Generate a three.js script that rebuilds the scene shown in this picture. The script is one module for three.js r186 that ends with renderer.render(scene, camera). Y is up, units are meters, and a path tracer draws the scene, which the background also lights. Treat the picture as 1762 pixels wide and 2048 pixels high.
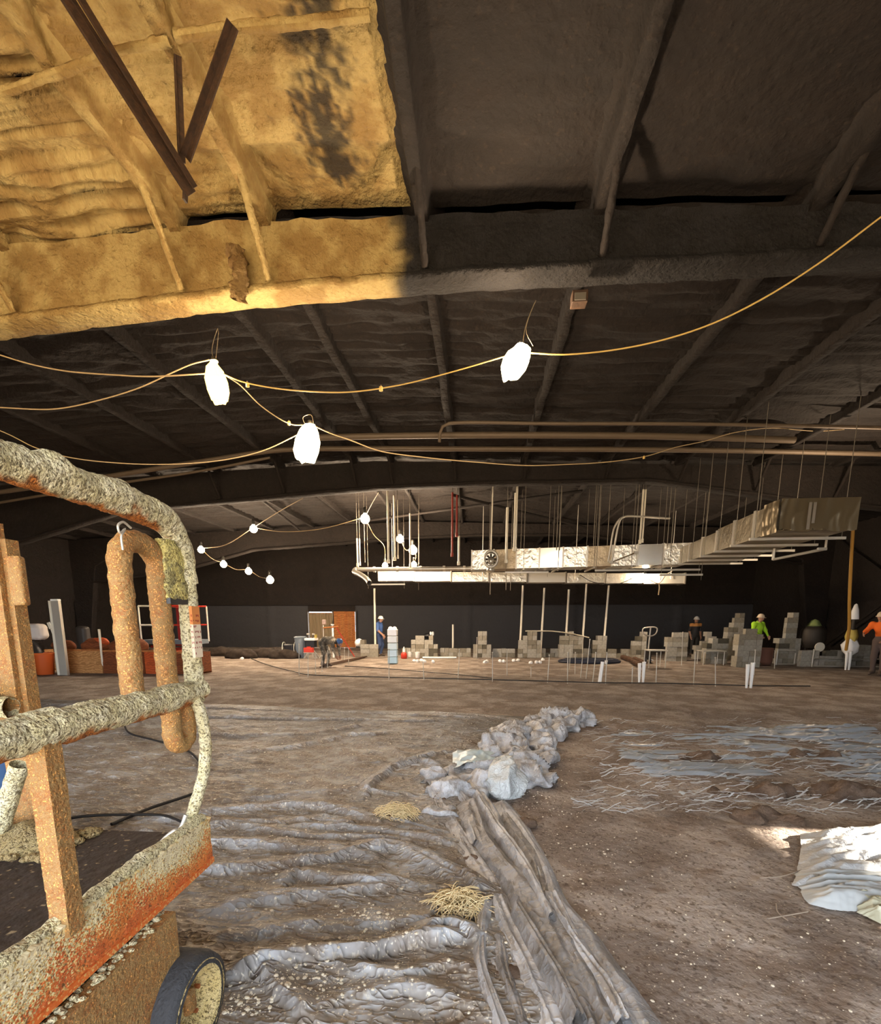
import * as THREE from 'three';
import { RoundedBoxGeometry } from 'three/addons/geometries/RoundedBoxGeometry.js';
import { mergeGeometries, mergeVertices, toCreasedNormals } from 'three/addons/utils/BufferGeometryUtils.js';
import { MarchingCubes } from 'three/addons/objects/MarchingCubes.js';

// ---------------------------------------------------------------- camera, sky, sun, exposure
const scene = new THREE.Scene();
const renderer = new THREE.WebGLRenderer({ antialias: true });
renderer.toneMapping = THREE.LinearToneMapping;
renderer.toneMappingExposure = 1.24;
renderer.shadowMap.enabled = true;
const FOCAL = 1000, CX = 860, EYE = 1.64, PITCH = 10 * Math.PI / 180, YAW = 5.065 * Math.PI / 180, CY = 1240 + FOCAL * Math.tan(PITCH);
const camera = new THREE.PerspectiveCamera(2 * Math.atan(1024 / FOCAL) * 180 / Math.PI, 1762 / 2048, 0.05, 300);
camera.position.set(0, EYE, 0);
camera.rotation.order = 'YXZ';
camera.rotation.set(-PITCH, YAW, 0);
camera.setViewOffset(1762, 2048, 881 - CX, 1024 - CY, 1762, 2048);
camera.updateMatrixWorld(true);

const SUN_DIR = new THREE.Vector3(1, Math.tan(17.6 * Math.PI / 180), 0.02).normalize();
scene.background = new THREE.Color(0.9, 0.96, 1.05);   // hazy white sky
scene.backgroundIntensity = 9;
const sun = new THREE.DirectionalLight(0xfff0dc, 60);
sun.name = 'sun';
sun.position.copy(SUN_DIR).multiplyScalar(60);
sun.castShadow = true;
sun.shadow.mapSize.set(2048, 2048);
Object.assign(sun.shadow.camera, { left: -35, right: 35, top: 35, bottom: -35, near: 1, far: 140 });
scene.add(sun); scene.add(sun.target);

// ---------------------------------------------------------------- helpers
let seed = 7;
function rnd() { seed = (seed + 0x6d2b79f5) | 0; let t = Math.imul(seed ^ (seed >>> 15), 1 | seed); t = (t + Math.imul(t ^ (t >>> 7), 61 | t)) ^ t; return ((t ^ (t >>> 14)) >>> 0) / 4294967296; }
const rr = (a, b) => a + (b - a) * rnd();
const clamp = THREE.MathUtils.clamp, lerp = THREE.MathUtils.lerp, sstep = THREE.MathUtils.smoothstep;
const V = (x, y, z) => new THREE.Vector3(x, y, z);
function hash(x, y, z) { let h = Math.imul(x, 374761393) + Math.imul(y, 668265263) + Math.imul(z, 2147483647 - 1274126177); h = Math.imul(h ^ (h >>> 13), 1274126177); h ^= h >>> 16; return (h >>> 0) / 4294967296; }
function noise(x, y, z = 0) {
  const X = Math.floor(x), Y = Math.floor(y), Z = Math.floor(z); let a = x - X, b = y - Y, c = z - Z;
  a = a * a * (3 - 2 * a); b = b * b * (3 - 2 * b); c = c * c * (3 - 2 * c);
  const k = (i, j, l) => hash(X + i, Y + j, Z + l);
  const p0 = lerp(lerp(k(0, 0, 0), k(1, 0, 0), a), lerp(k(0, 1, 0), k(1, 1, 0), a), b);
  if (c === 0) return p0;
  return lerp(p0, lerp(lerp(k(0, 0, 1), k(1, 0, 1), a), lerp(k(0, 1, 1), k(1, 1, 1), a), b), c);
}
function fbm(x, y, z = 0, o = 4) { let s = 0, a = 0.5, t = 0; for (let i = 0; i < o; i++) { s += a * noise(x, y, z); t += a; a *= 0.5; x = x * 2.03 + 17.1; y = y * 2.03 + 3.7; z = z ? z * 2.03 + 9.2 : 0; } return s / t; }
const ridged = (x, y, z = 0, o = 3) => 1 - Math.abs(2 * fbm(x, y, z, o) - 1);
function pnoise(x, y, P, s) { const X = Math.floor(x), Y = Math.floor(y); let a = x - X, b = y - Y; a = a * a * (3 - 2 * a); b = b * b * (3 - 2 * b); const m = (v) => ((v % P) + P) % P, k = (i, j) => hash(m(X + i), m(Y + j), s); return lerp(lerp(k(0, 0), k(1, 0), a), lerp(k(0, 1), k(1, 1), a), b); }
function pfbm(u, v, P, s, o = 5) { let r = 0, a = 0.5, t = 0; for (let i = 0; i < o; i++) { r += a * pnoise(u * P, v * P, P, s + i); t += a; a *= 0.55; P *= 2; } return r / t; }
function texture(size, fn, srgb = true, h = size) {
  const d = new Uint8Array(size * h * 4);
  for (let j = 0, o = 0; j < h; j++) for (let i = 0; i < size; i++, o += 4) { const c = fn((i + 0.5) / size, (j + 0.5) / h); d[o] = clamp(c[0], 0, 255); d[o + 1] = clamp(c[1], 0, 255); d[o + 2] = clamp(c[2], 0, 255); d[o + 3] = 255; }
  const t = new THREE.DataTexture(d, size, h); t.wrapS = t.wrapT = THREE.RepeatWrapping; t.magFilter = THREE.LinearFilter; t.minFilter = THREE.LinearMipmapLinearFilter; t.generateMipmaps = true;
  if (srgb) t.colorSpace = THREE.SRGBColorSpace; t.needsUpdate = true; return t;
}
const grey = (v) => [v, v, v];
const mixc = (a, b, t) => [lerp(a[0], b[0], t), lerp(a[1], b[1], t), lerp(a[2], b[2], t)];
const rep = (t, x, y = x) => { const c = t.clone(); c.repeat.set(x, y); c.needsUpdate = true; return c; };
const mat = (o) => new THREE.MeshStandardMaterial({ roughness: 0.85, metalness: 0, side: THREE.DoubleSide, ...o });

// pixels of the photograph -> directions -> points on the ground, a cross plane or a side plane
function ray(px, py) { return V((px - CX) / FOCAL, (CY - py) / FOCAL, -1).applyQuaternion(camera.quaternion); }
function G(px, py, Y = 0) { const d = ray(px, py); return d.multiplyScalar((Y - EYE) / d.y).add(camera.position); }
function Zp(px, py, z) { const d = ray(px, py); return d.multiplyScalar(-z / d.z).add(camera.position); }
function Xp(px, py, X) { const d = ray(px, py); return d.multiplyScalar(X / d.x).add(camera.position); }

const names = new Map();
function numbered(n) { const k = names.get(n) ?? 0; names.set(n, k + 1); return k ? n + '_' + String(k).padStart(3, '0') : n; }
function shadows(o) { o.traverse((m) => { if (m.isMesh) { m.castShadow = true; m.receiveShadow = true; } }); return o; }
function thing(name, label, category, pos = V(0, 0, 0), turn = 0, group) { const g = new THREE.Group(); g.name = numbered(name); g.position.copy(pos); g.rotation.y = turn; g.userData = { label, category }; if (group) g.userData.group = group; scene.add(g); return g; }
function part(name, geo, m, parent, label) { const o = new THREE.Mesh(Array.isArray(geo) ? merge(geo) : geo, m); o.name = name; o.castShadow = o.receiveShadow = true; if (label) o.userData.label = label; parent.add(o); return o; }
function single(name, geo, m, label, category, group) { const o = part(numbered(name), geo, m, scene, label); o.userData.category = category; if (group) o.userData.group = group; return o; }
function struct(name, geo, m, label) { const o = part(name, geo, m, scene, label); o.userData.kind = 'structure'; return o; }
function merge(list) { const a = list.map((g) => { const q = g.index ? g.toNonIndexed() : g; for (const k of Object.keys(q.attributes)) if (!['position', 'normal', 'uv', 'color'].includes(k)) q.deleteAttribute(k); return q; }); const col = a.some((g) => g.attributes.color); if (col) a.forEach((g) => { if (!g.attributes.color) paint(g, [1, 1, 1]); }); return mergeGeometries(a); }
function paint(g, c) { const n = g.attributes.position.count, a = new Float32Array(n * 3); for (let i = 0; i < n; i++) a.set(c, i * 3); g.setAttribute('color', new THREE.BufferAttribute(a, 3)); return g; }
function paintBy(g, fn) { const p = g.attributes.position, q = g.attributes.normal, n = p.count, a = new Float32Array(n * 3); for (let i = 0; i < n; i++) a.set(fn(p.getX(i), p.getY(i), p.getZ(i), q.getX(i), q.getY(i), q.getZ(i)), i * 3); g.setAttribute('color', new THREE.BufferAttribute(a, 3)); return g; }
function box(w, h, d, x = 0, y = 0, z = 0, rx = 0, ry = 0, rz = 0) { const g = new THREE.BoxGeometry(w, h, d); if (rx || ry || rz) g.applyMatrix4(new THREE.Matrix4().makeRotationFromEuler(new THREE.Euler(rx, ry, rz))); return g.translate(x, y, z); }
function rbox(w, h, d, r, x = 0, y = 0, z = 0, s = 2) { return new RoundedBoxGeometry(w, h, d, s, Math.min(r, w / 2.01, h / 2.01, d / 2.01)).translate(x, y, z); }
function bar(a, b, r, r2 = r, n = 8) { const L = a.distanceTo(b), g = new THREE.CylinderGeometry(r2, r, L, n, 1); g.applyQuaternion(new THREE.Quaternion().setFromUnitVectors(V(0, 1, 0), b.clone().sub(a).normalize())); return g.translate((a.x + b.x) / 2, (a.y + b.y) / 2, (a.z + b.z) / 2); }
function beamBox(a, b, w, h) { const L = a.distanceTo(b), g = new THREE.BoxGeometry(w, h, L); const m = new THREE.Matrix4().lookAt(a, b, V(0, 1, 0)); g.applyMatrix4(m); return g.translate((a.x + b.x) / 2, (a.y + b.y) / 2, (a.z + b.z) / 2); }
function tube(pts, r, n = 48, k = 6) { return new THREE.TubeGeometry(new THREE.CatmullRomCurve3(pts, false, 'centripetal'), n, r, k, false); }
function lathe(pts, n = 20) { return new THREE.LatheGeometry(pts.map(([x, y]) => new THREE.Vector2(x, y)), n); }
function uvBox(g, s = 1) {   // box mapping in metres, face by face; large height fields are mapped flat
  const flat = g.index && g.attributes.position.count > 24000; if (g.index && !flat) { if (!g.attributes.normal) g.computeVertexNormals(); g = g.toNonIndexed(); }
  const p = g.attributes.position, u = new Float32Array(p.count * 2), A = V(0, 0, 0), B = V(0, 0, 0), C = V(0, 0, 0);
  for (let i = 0; i < p.count; i += flat ? 1 : 3) {
    let m = 1; if (!flat) { A.fromBufferAttribute(p, i); B.fromBufferAttribute(p, i + 1).sub(A); C.fromBufferAttribute(p, i + 2).sub(A); B.cross(C); const a = Math.abs(B.x), b = Math.abs(B.y), c = Math.abs(B.z); m = b >= a && b >= c ? 1 : a >= c ? 0 : 2; }
    for (let k = i; k < i + (flat ? 1 : 3); k++) { u[2 * k] = (m === 0 ? p.getZ(k) : p.getX(k)) * s; u[2 * k + 1] = (m === 1 ? p.getZ(k) : p.getY(k)) * s; }
  }
  g.setAttribute('uv', new THREE.BufferAttribute(u, 2)); return g;
}
function weld(g) { g = g.clone(); for (const k of Object.keys(g.attributes)) if (k !== 'position') g.deleteAttribute(k); g = mergeVertices(g, 1e-4); g.computeVertexNormals(); return g; }
function displace(g, fn, crease = 0) { g = weld(g); const p = g.attributes.position, q = g.attributes.normal; for (let i = 0; i < p.count; i++) { const d = fn(p.getX(i), p.getY(i), p.getZ(i), q.getX(i), q.getY(i), q.getZ(i)); p.setXYZ(i, p.getX(i) + q.getX(i) * d, p.getY(i) + q.getY(i) * d, p.getZ(i) + q.getZ(i) * d); } g.computeVertexNormals(); if (crease) g = toCreasedNormals(g, crease); return uvBox(g); }
// a surface from a grid of points f(i, j) -> Vector3
function surface(nu, nv, f, uvs = 1) { const pos = [], idx = []; for (let j = 0; j <= nv; j++) for (let i = 0; i <= nu; i++) { const p = f(i / nu, j / nv); pos.push(p.x, p.y, p.z); } for (let j = 0; j < nv; j++) for (let i = 0; i < nu; i++) { const a = j * (nu + 1) + i; idx.push(a, a + 1, a + nu + 2, a, a + nu + 2, a + nu + 1); } const g = new THREE.BufferGeometry(); g.setAttribute('position', new THREE.Float32BufferAttribute(pos, 3)); g.setIndex(idx); g.computeVertexNormals(); return uvBox(g, uvs); }

// ---------------------------------------------------------------- materials
const bump = (P, s, o, k = 1) => texture(512, (u, v) => grey(255 * Math.pow(pfbm(u, v, P, s, o), k)), false);
const bumpFine = bump(32, 3, 5), bumpMid = bump(10, 9, 6);
const foamMap = texture(512, (u, v) => { const n = pfbm(u, v, 6, 21, 6), m = pfbm(u, v, 40, 31, 3), s = pfbm(u, v, 3, 77, 4); return mixc(mixc([152, 123, 70], [184, 160, 102], sstep(n, 0.35, 0.65)), [120, 88, 44], 0.16 * sstep(m, 0.55, 0.78) + 0.12 * sstep(s, 0.55, 0.75)); });
const blackMap = texture(512, (u, v) => { const n = pfbm(u, v, 8, 41, 6), m = pfbm(u, v, 48, 51, 3); return mixc(mixc([62, 52, 45], [88, 74, 64], n), [124, 106, 88], 0.5 * sstep(m, 0.68, 0.8)); });
const M = {};
M.foam = mat({ map: rep(foamMap, 0.6), bumpMap: rep(bumpMid, 2.2), bumpScale: 0.04, roughness: 0.9, vertexColors: true });
M.black = mat({ color: 0x766f68, map: rep(blackMap, 0.5), bumpMap: rep(bumpMid, 1.1), bumpScale: 0.03, roughness: 0.88 });
M.blackLow = mat({ color: 0x3b3a3b, bumpMap: rep(bumpMid, 0.8), bumpScale: 0.02, roughness: 0.8 });
M.rust = mat({ map: texture(256, (u, v) => { const n = pfbm(u, v, 12, 61, 5); return mixc([48, 36, 27], [92, 64, 42], n); }), bumpMap: bumpFine, bumpScale: 0.004, roughness: 0.7, metalness: 0.2 });
const dirtMap = texture(768, (u, v) => { const n = pfbm(u, v, 4, 101, 7), m = pfbm(u, v, 90, 111, 3), s = pfbm(u, v, 160, 121, 2), b = pfbm(u, v, 7, 131, 4); let c = mixc([128, 115, 104], [166, 153, 141], sstep(n, 0.3, 0.7)); c = mixc(c, [112, 94, 79], 0.6 * sstep(b, 0.5, 0.72)); c = mixc(c, [205, 190, 165], 0.8 * sstep(s, 0.76, 0.84)); return mixc(c, [70, 55, 44], 0.5 * sstep(m, 0.62, 0.75)); });
M.dirt = mat({ map: rep(dirtMap, 0.55), bumpMap: rep(bumpMid, 1.4), bumpScale: 0.02, roughness: 0.95 });
const plasticMap = texture(768, (u, v) => { const n = pfbm(u, v, 5, 201, 6), m = pfbm(u, v, 60, 211, 4), s = pfbm(u, v, 110, 221, 2), b = pfbm(u, v, 9, 231, 5); let c = mixc([122, 116, 110], [152, 151, 150], sstep(n, 0.35, 0.65)); c = mixc(c, [116, 103, 90], 0.7 * sstep(b, 0.46, 0.66)); c = mixc(c, [182, 172, 154], 0.5 * sstep(m, 0.62, 0.74)); return mixc(c, [222, 212, 190], 0.7 * sstep(s, 0.74, 0.82)); });
const creaseMap = texture(768, (u, v) => { const a = pfbm(u, v, 4, 611, 3), b = pfbm(u, v, 4, 617, 3), q = (x) => Math.pow(1 - Math.abs(2 * x - 1), 5), r = q(pfbm(u + 0.12 * a, v + 0.12 * b, 5, 621, 2)), s = q(pfbm(u + 0.07 * b, v + 0.07 * a, 11, 631, 2)), t = q(pfbm(u + 0.05 * a, v - 0.05 * b, 23, 641, 2)); return grey(255 * clamp(0.5 * r + 0.32 * s + 0.2 * t, 0, 1)); }, false);
M.plastic = mat({ map: rep(plasticMap, 0.85), bumpMap: rep(creaseMap, 0.9, 1.7), bumpScale: 0.03, roughness: 0.52, vertexColors: true });
const bunchMap = texture(512, (u, v) => { const n = pfbm(u, v, 5, 241, 6), s = pfbm(u, v, 60, 251, 3), b = pfbm(u, v, 8, 261, 5); let c = mixc([146, 145, 145], [190, 190, 192], sstep(n, 0.3, 0.7)); c = mixc(c, [122, 110, 98], 0.45 * sstep(b, 0.5, 0.68)); return mixc(c, [206, 196, 178], 0.6 * sstep(s, 0.66, 0.78)); });
M.bunch = mat({ map: rep(bunchMap, 1.3), bumpMap: rep(creaseMap, 1.4), bumpScale: 0.011, roughness: 0.46 });
M.bunchPale = mat({ map: rep(bunchMap, 1.1), color: 0xffffff, bumpMap: rep(creaseMap, 1.6), bumpScale: 0.009, roughness: 0.42 });
M.bunchDark = mat({ map: rep(bunchMap, 1.5), color: 0xcfcbc7, bumpMap: rep(creaseMap, 1.4), bumpScale: 0.012, roughness: 0.5 });
M.bagPale = new THREE.MeshPhysicalMaterial({ color: 0xd2d6d6, map: rep(bunchMap, 1.5), roughness: 0.3, transmission: 0.25, thickness: 0, side: THREE.DoubleSide });
M.plasticWhite = mat({ color: 0xb8babb, bumpMap: rep(bumpMid, 1.4), bumpScale: 0.02, roughness: 0.4 });
M.plasticTorn = mat({ color: 0x9aa0a5, roughness: 0.35 });
const coatMap = texture(512, (u, v) => { const n = pfbm(u, v, 42, 301, 3), m = pfbm(u, v, 10, 311, 4), s = pfbm(u, v, 70, 321, 2); let c = mixc([206, 194, 142], [228, 222, 196], m); c = mixc(c, [116, 104, 74], 0.8 * sstep(n, 0.56, 0.7)); return mixc(c, [60, 52, 38], 0.6 * sstep(s, 0.68, 0.78)); });
const sprayMap = texture(512, (u, v) => { const n = pfbm(u, v, 64, 331, 3), m = pfbm(u, v, 5, 341, 4), r = pfbm(u, v, 7, 351, 4); let c = mixc([228, 162, 84], [222, 182, 110], m); c = mixc(c, [208, 116, 58], 0.4 * sstep(r, 0.58, 0.7)); c = mixc(c, [236, 212, 140], 0.9 * sstep(n + (m - 0.5) * 0.55, 0.46, 0.56)); return mixc(c, [96, 62, 34], 0.6 * sstep(n, 0.3, 0.22)); });
const orangeMap = texture(512, (u, v) => { const n = pfbm(u, v, 60, 361, 3), m = pfbm(u, v, 6, 371, 5); let c = mixc([205, 92, 34], [222, 128, 58], m); c = mixc(c, [222, 186, 120], 0.85 * sstep(n, 0.6, 0.68)); return mixc(c, [110, 48, 22], 0.5 * sstep(m, 0.66, 0.74)); });
M.coat = mat({ map: rep(coatMap, 3.6), bumpMap: rep(bumpFine, 4.5), bumpScale: 0.012, roughness: 0.85, vertexColors: true });
M.spray = mat({ map: rep(sprayMap, 3.6), bumpMap: rep(bumpFine, 4), bumpScale: 0.006, roughness: 0.75 });
M.orange = mat({ map: rep(orangeMap, 2.2), bumpMap: rep(bumpFine, 3), bumpScale: 0.003, roughness: 0.6 });
M.deckDark = mat({ map: texture(256, (u, v) => { const n = pfbm(u, v, 10, 381, 5), s = pfbm(u, v, 60, 391, 2); return mixc(mixc([38, 28, 20], [62, 47, 34], n), [190, 170, 130], 0.7 * sstep(s, 0.76, 0.84)); }), bumpMap: bumpFine, bumpScale: 0.01, roughness: 0.9 });
M.rubber = mat({ color: 0x3c3d40, bumpMap: rep(bumpFine, 3), bumpScale: 0.006, roughness: 0.8 });
M.metal = mat({ color: 0xb9b4a8, roughness: 0.35, metalness: 0.75 });
M.rod = mat({ color: 0x7d766a, roughness: 0.5, metalness: 0.5 });
M.galv = mat({ color: 0xc9c4b8, roughness: 0.45, metalness: 0.55 });
M.foil = mat({ color: 0xdcd6c8, roughness: 0.3, metalness: 0.85, bumpMap: rep(bumpMid, 0.9), bumpScale: 0.02 });
M.foilWrap = mat({ color: 0x756850, roughness: 0.3, metalness: 0.55 });
M.foilDim = mat({ color: 0x968b76, roughness: 0.38, metalness: 0.75, bumpMap: rep(bumpMid, 0.9), bumpScale: 0.02 });
M.tape = mat({ color: 0x8e867a, roughness: 0.5, metalness: 0.4 });
M.pvc = mat({ color: 0xe9e2cf, roughness: 0.45 });
M.white = mat({ color: 0xf0efec, roughness: 0.5 });
M.cordYellow = mat({ color: 0xd9b565, roughness: 0.6 });
M.cordPale = mat({ color: 0xb99f75, roughness: 0.6 });
M.cordDark = mat({ color: 0x24211f, roughness: 0.6 });
M.wire = mat({ color: 0x8a7c66, roughness: 0.5, metalness: 0.4 });
M.redPipe = mat({ color: 0x8e2a1c, roughness: 0.5 });
M.steelDark = mat({ color: 0x3b352e, roughness: 0.6, metalness: 0.4 });
M.blackBag = mat({ color: 0x17181b, roughness: 0.4 });
const woodMap = texture(256, (u, v) => { const n = pfbm(u * 0.5, v, 8, 401, 5), g = pfbm(u, v, 4, 405, 3); return mixc([150, 104, 58], [188, 138, 84], 0.5 + 0.5 * Math.sin((v * 40 + n * 9 + g * 3) * 2)); });
M.ply = mat({ map: woodMap, roughness: 0.8 });
M.plyDark = mat({ map: woodMap, color: 0xa87c58, roughness: 0.85 });
M.plyOrange = mat({ map: woodMap, color: 0xff9a58, roughness: 0.8 });
M.plyDoor = [0xffe2bc, 0xffd6a8].map((c) => mat({ map: woodMap, color: c, roughness: 0.8 }));
M.lumber = mat({ map: woodMap, color: 0xf0d2b4, roughness: 0.85 });
const blockMap = texture(256, (u, v) => { const n = pfbm(u, v, 10, 411, 5), s = pfbm(u, v, 70, 421, 2); return mixc(mixc([140, 136, 126], [176, 171, 158], n), [96, 92, 84], 0.5 * sstep(s, 0.66, 0.8)); });
M.block = [0xffffff, 0xe6e2da, 0xc9c4ba, 0x8d8a80].map((c) => mat({ map: rep(blockMap, 2), color: c, bumpMap: rep(bumpFine, 6), bumpScale: 0.004, roughness: 0.95 }));
M.blue = mat({ color: 0x2c5fae, roughness: 0.6 });
M.red = mat({ color: 0xc23420, roughness: 0.5 });
M.redDark = mat({ color: 0x8e1c14, roughness: 0.55 });
M.greyBin = mat({ color: 0x74808a, roughness: 0.5 });
M.yellow = mat({ color: 0xc9b35a, roughness: 0.6 });
const straw = mat({ color: 0xe6d2a4, roughness: 0.8 });
M.soil = mat({ map: rep(dirtMap, 2.5), color: 0xb4a598, roughness: 1 });
M.debris = mat({ map: rep(dirtMap, 1.5), color: 0x5c544d, roughness: 1 });
M.clod = mat({ map: rep(dirtMap, 1.5), color: 0x9a7a62, roughness: 1 });
// ---------------------------------------------------------------- the building
const LEFT = -20, RIGHT = 15.5, BACK = -30, FRONT = 3.5, RIDGE = -2.95, ROOF = 6.7;
const FRAMES = [-6.4, -15.05, -23.9];
const rafterTop = (x) => 6.05 - 0.035 * Math.abs(x - RIDGE);
const deckY = (x) => rafterTop(x) + 0.24;
const BOT = [[-20, 3.3], [-14, 4.0], [-10.5, 4.88], [-7.2, 5.06], [-5, 5.2], [-2.8, 5.33], [0, 5.38], [4.8, 5.34], [8.2, 4.82], [10.7, 4.53], [15.5, 3.8]];
function rafterBottom(x) { for (let i = 1; i < BOT.length; i++) if (x <= BOT[i][0]) return lerp(BOT[i - 1][1], BOT[i][1], (x - BOT[i - 1][0]) / (BOT[i][0] - BOT[i - 1][0])); return BOT[BOT.length - 1][1]; }
const dark = (x, y, z) => { const n = 0.85 + 0.3 * noise(x * 3, y * 3, z * 3 + 0.5); return [0.027 * n, 0.032 * n, 0.08 * n]; };

// floor: packed dirt, finer towards the camera
{
  const xs = [], zs = [];
  for (let x = LEFT; x < -5; x += 0.5) xs.push(x);
  for (let x = -5; x < 7; x += 0.045) xs.push(x);
  for (let x = 7; x <= RIGHT; x += 0.5) xs.push(x);
  for (let z = FRONT; z > 0; z -= 0.4) zs.push(z);
  for (let z = 0, d = 0.03; z > BACK; z -= d, d = 0.03 + 0.011 * Math.max(0, -z - 2)) zs.push(z);
  zs.push(BACK);
  const hgt = (x, z) => { const near = sstep(x, 1.2, 2.5) * sstep(-z, 3.5, 4.5) * (1 - sstep(-z, 8, 10)); return (fbm(x * 0.9 + 5, z * 0.9, 0, 4) - 0.5) * 0.05 + (fbm(x * 7, z * 7, 0, 3) - 0.5) * 0.014 + near * ((fbm(x * 1.3, z * 1.8 + 40, 0, 4) - 0.45) * 0.12) - 0.012; };
  struct('floor', surface(xs.length - 1, zs.length - 1, (u, v) => { const x = xs[Math.round(u * (xs.length - 1))], z = zs[Math.round(v * (zs.length - 1))]; return V(x, hgt(x, z), z); }), M.dirt, 'bare brown dirt floor with small pebbles');
}
struct('ground_outside', new THREE.PlaneGeometry(160, 160).rotateX(-Math.PI / 2).translate(0, -0.2, 0), mat({ color: 0xbfa988, roughness: 1 }), 'pale dry ground outside the building');
struct('roof', [box(RIGHT - LEFT + 0.6, 0.12, FRONT - BACK + 0.6, (LEFT + RIGHT) / 2, ROOF + 0.06, (FRONT + BACK) / 2)], M.steelDark);

// ceilings: spray foam over ribbed deck. Bare yellow foam in the first bay up to one purlin, dark painted foam elsewhere
const PURLINS = [-19.4, -17.4, -15.4, -13.4, -11.4, -9.5, -7.55, -5.6, -3.48, -2.43, -0.65, 1.26, 3.45, 5.4, 7.4, 9.4, 11.4, 13.4];
const EDGE = -0.65;
function deckPoint(x, z, amp) { const w = ridged(x * 0.6 + fbm(x * 0.8, z) * 0.8, z * 7, 0, 3), q = fbm(x * 2.2, z * 2.2, 3.3, 3); return V(x, deckY(x) - amp * (0.05 + 0.11 * w * w) - 0.05 * (q - 0.5), z); }
{
  const soot = (x, y, z) => {
    const n = fbm(x * 20, z * 11, 1.7, 4), c = Math.exp(-Math.pow((x + 1.32 + 0.16 * Math.sin(z * 2)) / 0.3, 2)) * sstep(-z, 3.0, 4.3) * (1 - sstep(-z, 5.9, 6.3));
    const e = sstep(n + 0.45 * (x - EDGE) / 0.2, 0.36, 0.6) * 0.9, s = clamp(sstep(n + 0.5 * c * (0.6 + 0.8 * fbm(x * 4, z * 4, 6.6, 2)), 0.66, 1.02) * 0.9 + e, 0, 0.95), d = dark(x, y, z);
    return [lerp(1, d[0], s), lerp(1, d[1], s), lerp(1, d[2], s)];
  };
  const smoothAmp = (x) => x > -2.5 ? 0.3 : x > -3.5 ? 0.55 : 1.35;
  const yl = surface(230, 170, (u, v) => { const x = lerp(-9, EDGE, u), z = lerp(-1, FRAMES[0], v); return deckPoint(x, z, smoothAmp(x)); });
  struct('ceiling', [paintBy(yl, soot), paint(surface(40, 60, (u, v) => deckPoint(lerp(LEFT, -9, u), lerp(FRONT, FRAMES[0], v), 0.6)), [1, 1, 1]), paint(surface(40, 20, (u, v) => { const x = lerp(-9, EDGE, u); return deckPoint(x, lerp(FRONT, -1, v), smoothAmp(x)); }), [1, 1, 1])], M.foam, 'bare yellow spray foam on the roof deck');
  struct('ceiling_001', surface(150, 110, (u, v) => deckPoint(lerp(EDGE, RIGHT, u), lerp(FRONT, FRAMES[0], v), 0.35)), M.black, 'dark painted spray foam on the roof deck');
  struct('ceiling_002', surface(260, 120, (u, v) => deckPoint(lerp(LEFT, RIGHT, u), lerp(FRAMES[0], FRAMES[1], v), 0.9)), M.black, 'dark painted spray foam on the roof deck');
  struct('ceiling_003', surface(160, 120, (u, v) => deckPoint(lerp(LEFT, RIGHT, u), lerp(FRAMES[1], BACK, v), 0.9)), M.black, 'dark painted spray foam on the roof deck');
}
// walls
const DOOR = [Zp(620, 1290, 30).x, Zp(713, 1290, 30).x, 2.12];
function wallPatch(x0, x1, y0, y1, off) { return surface(Math.ceil((x1 - x0) * 5), Math.ceil((y1 - y0) * 8), (u, v) => { const x = lerp(x0, x1, u), y = lerp(y0, y1, v), rib = Math.exp(-Math.pow((x + 0.4 - 6 * Math.round((x + 0.4) / 6)) / 0.12, 2)) * 0.09; return V(x, y, BACK + off + rib + 0.07 * fbm(x * 1.5, y * 5, 2.2, 3)); }); }
struct('wall_back', [wallPatch(LEFT, RIGHT, 2.5, ROOF, 0.16), wallPatch(DOOR[0], DOOR[1], DOOR[2], 2.52, 0.05), box(RIGHT - LEFT, ROOF - DOOR[2], 0.1, (LEFT + RIGHT) / 2, (ROOF + DOOR[2]) / 2, BACK - 0.05)].map((g) => uvBox(g)), M.black, 'dark brown foam on the upper end wall');
struct('wall_back_001', [wallPatch(LEFT, DOOR[0], 0, 2.52, 0.02), wallPatch(DOOR[1], RIGHT, 0, 2.52, 0.02), box(DOOR[0] - LEFT, DOOR[2], 0.1, (LEFT + DOOR[0]) / 2, DOOR[2] / 2, BACK - 0.05), box(RIGHT - DOOR[1], DOOR[2], 0.1, (RIGHT + DOOR[1]) / 2, DOOR[2] / 2, BACK - 0.05)].map((g) => uvBox(g)), M.blackLow, 'charcoal coated lower part of the end wall');
function sideWall(x, s, z0, z1, y0, y1) { return surface(Math.ceil((z0 - z1) * 4), Math.ceil((y1 - y0) * 6), (u, v) => { const z = lerp(z0, z1, u), y = lerp(y0, y1, v), g = y > 2.6 ? 0.14 : 0; return V(x - s * (0.02 + g + 0.07 * fbm(z * 1.5, y * 4, 1.2, 3)), y, z); }); }
struct('wall_left', [sideWall(LEFT, -1, FRONT, BACK, 0, ROOF), uvBox(box(0.12, ROOF, FRONT - BACK, LEFT - 0.06, ROOF / 2, (FRONT + BACK) / 2))], M.black, 'dark foam on the side wall');
const SIDE = [-2.3, -3.75, 4.2];
struct('wall_right', [sideWall(RIGHT, 1, SIDE[1], BACK, 0, ROOF), uvBox(box(0.12, ROOF, SIDE[1] - BACK, RIGHT + 0.06, ROOF / 2, (SIDE[1] + BACK) / 2)), uvBox(box(0.12, ROOF, FRONT - SIDE[0], RIGHT + 0.06, ROOF / 2, (FRONT + SIDE[0]) / 2)), uvBox(box(0.12, ROOF - SIDE[2], SIDE[0] - SIDE[1], RIGHT + 0.06, (ROOF + SIDE[2]) / 2, (SIDE[0] + SIDE[1]) / 2))], M.black, 'dark foam on the side wall with a loading door');
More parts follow.
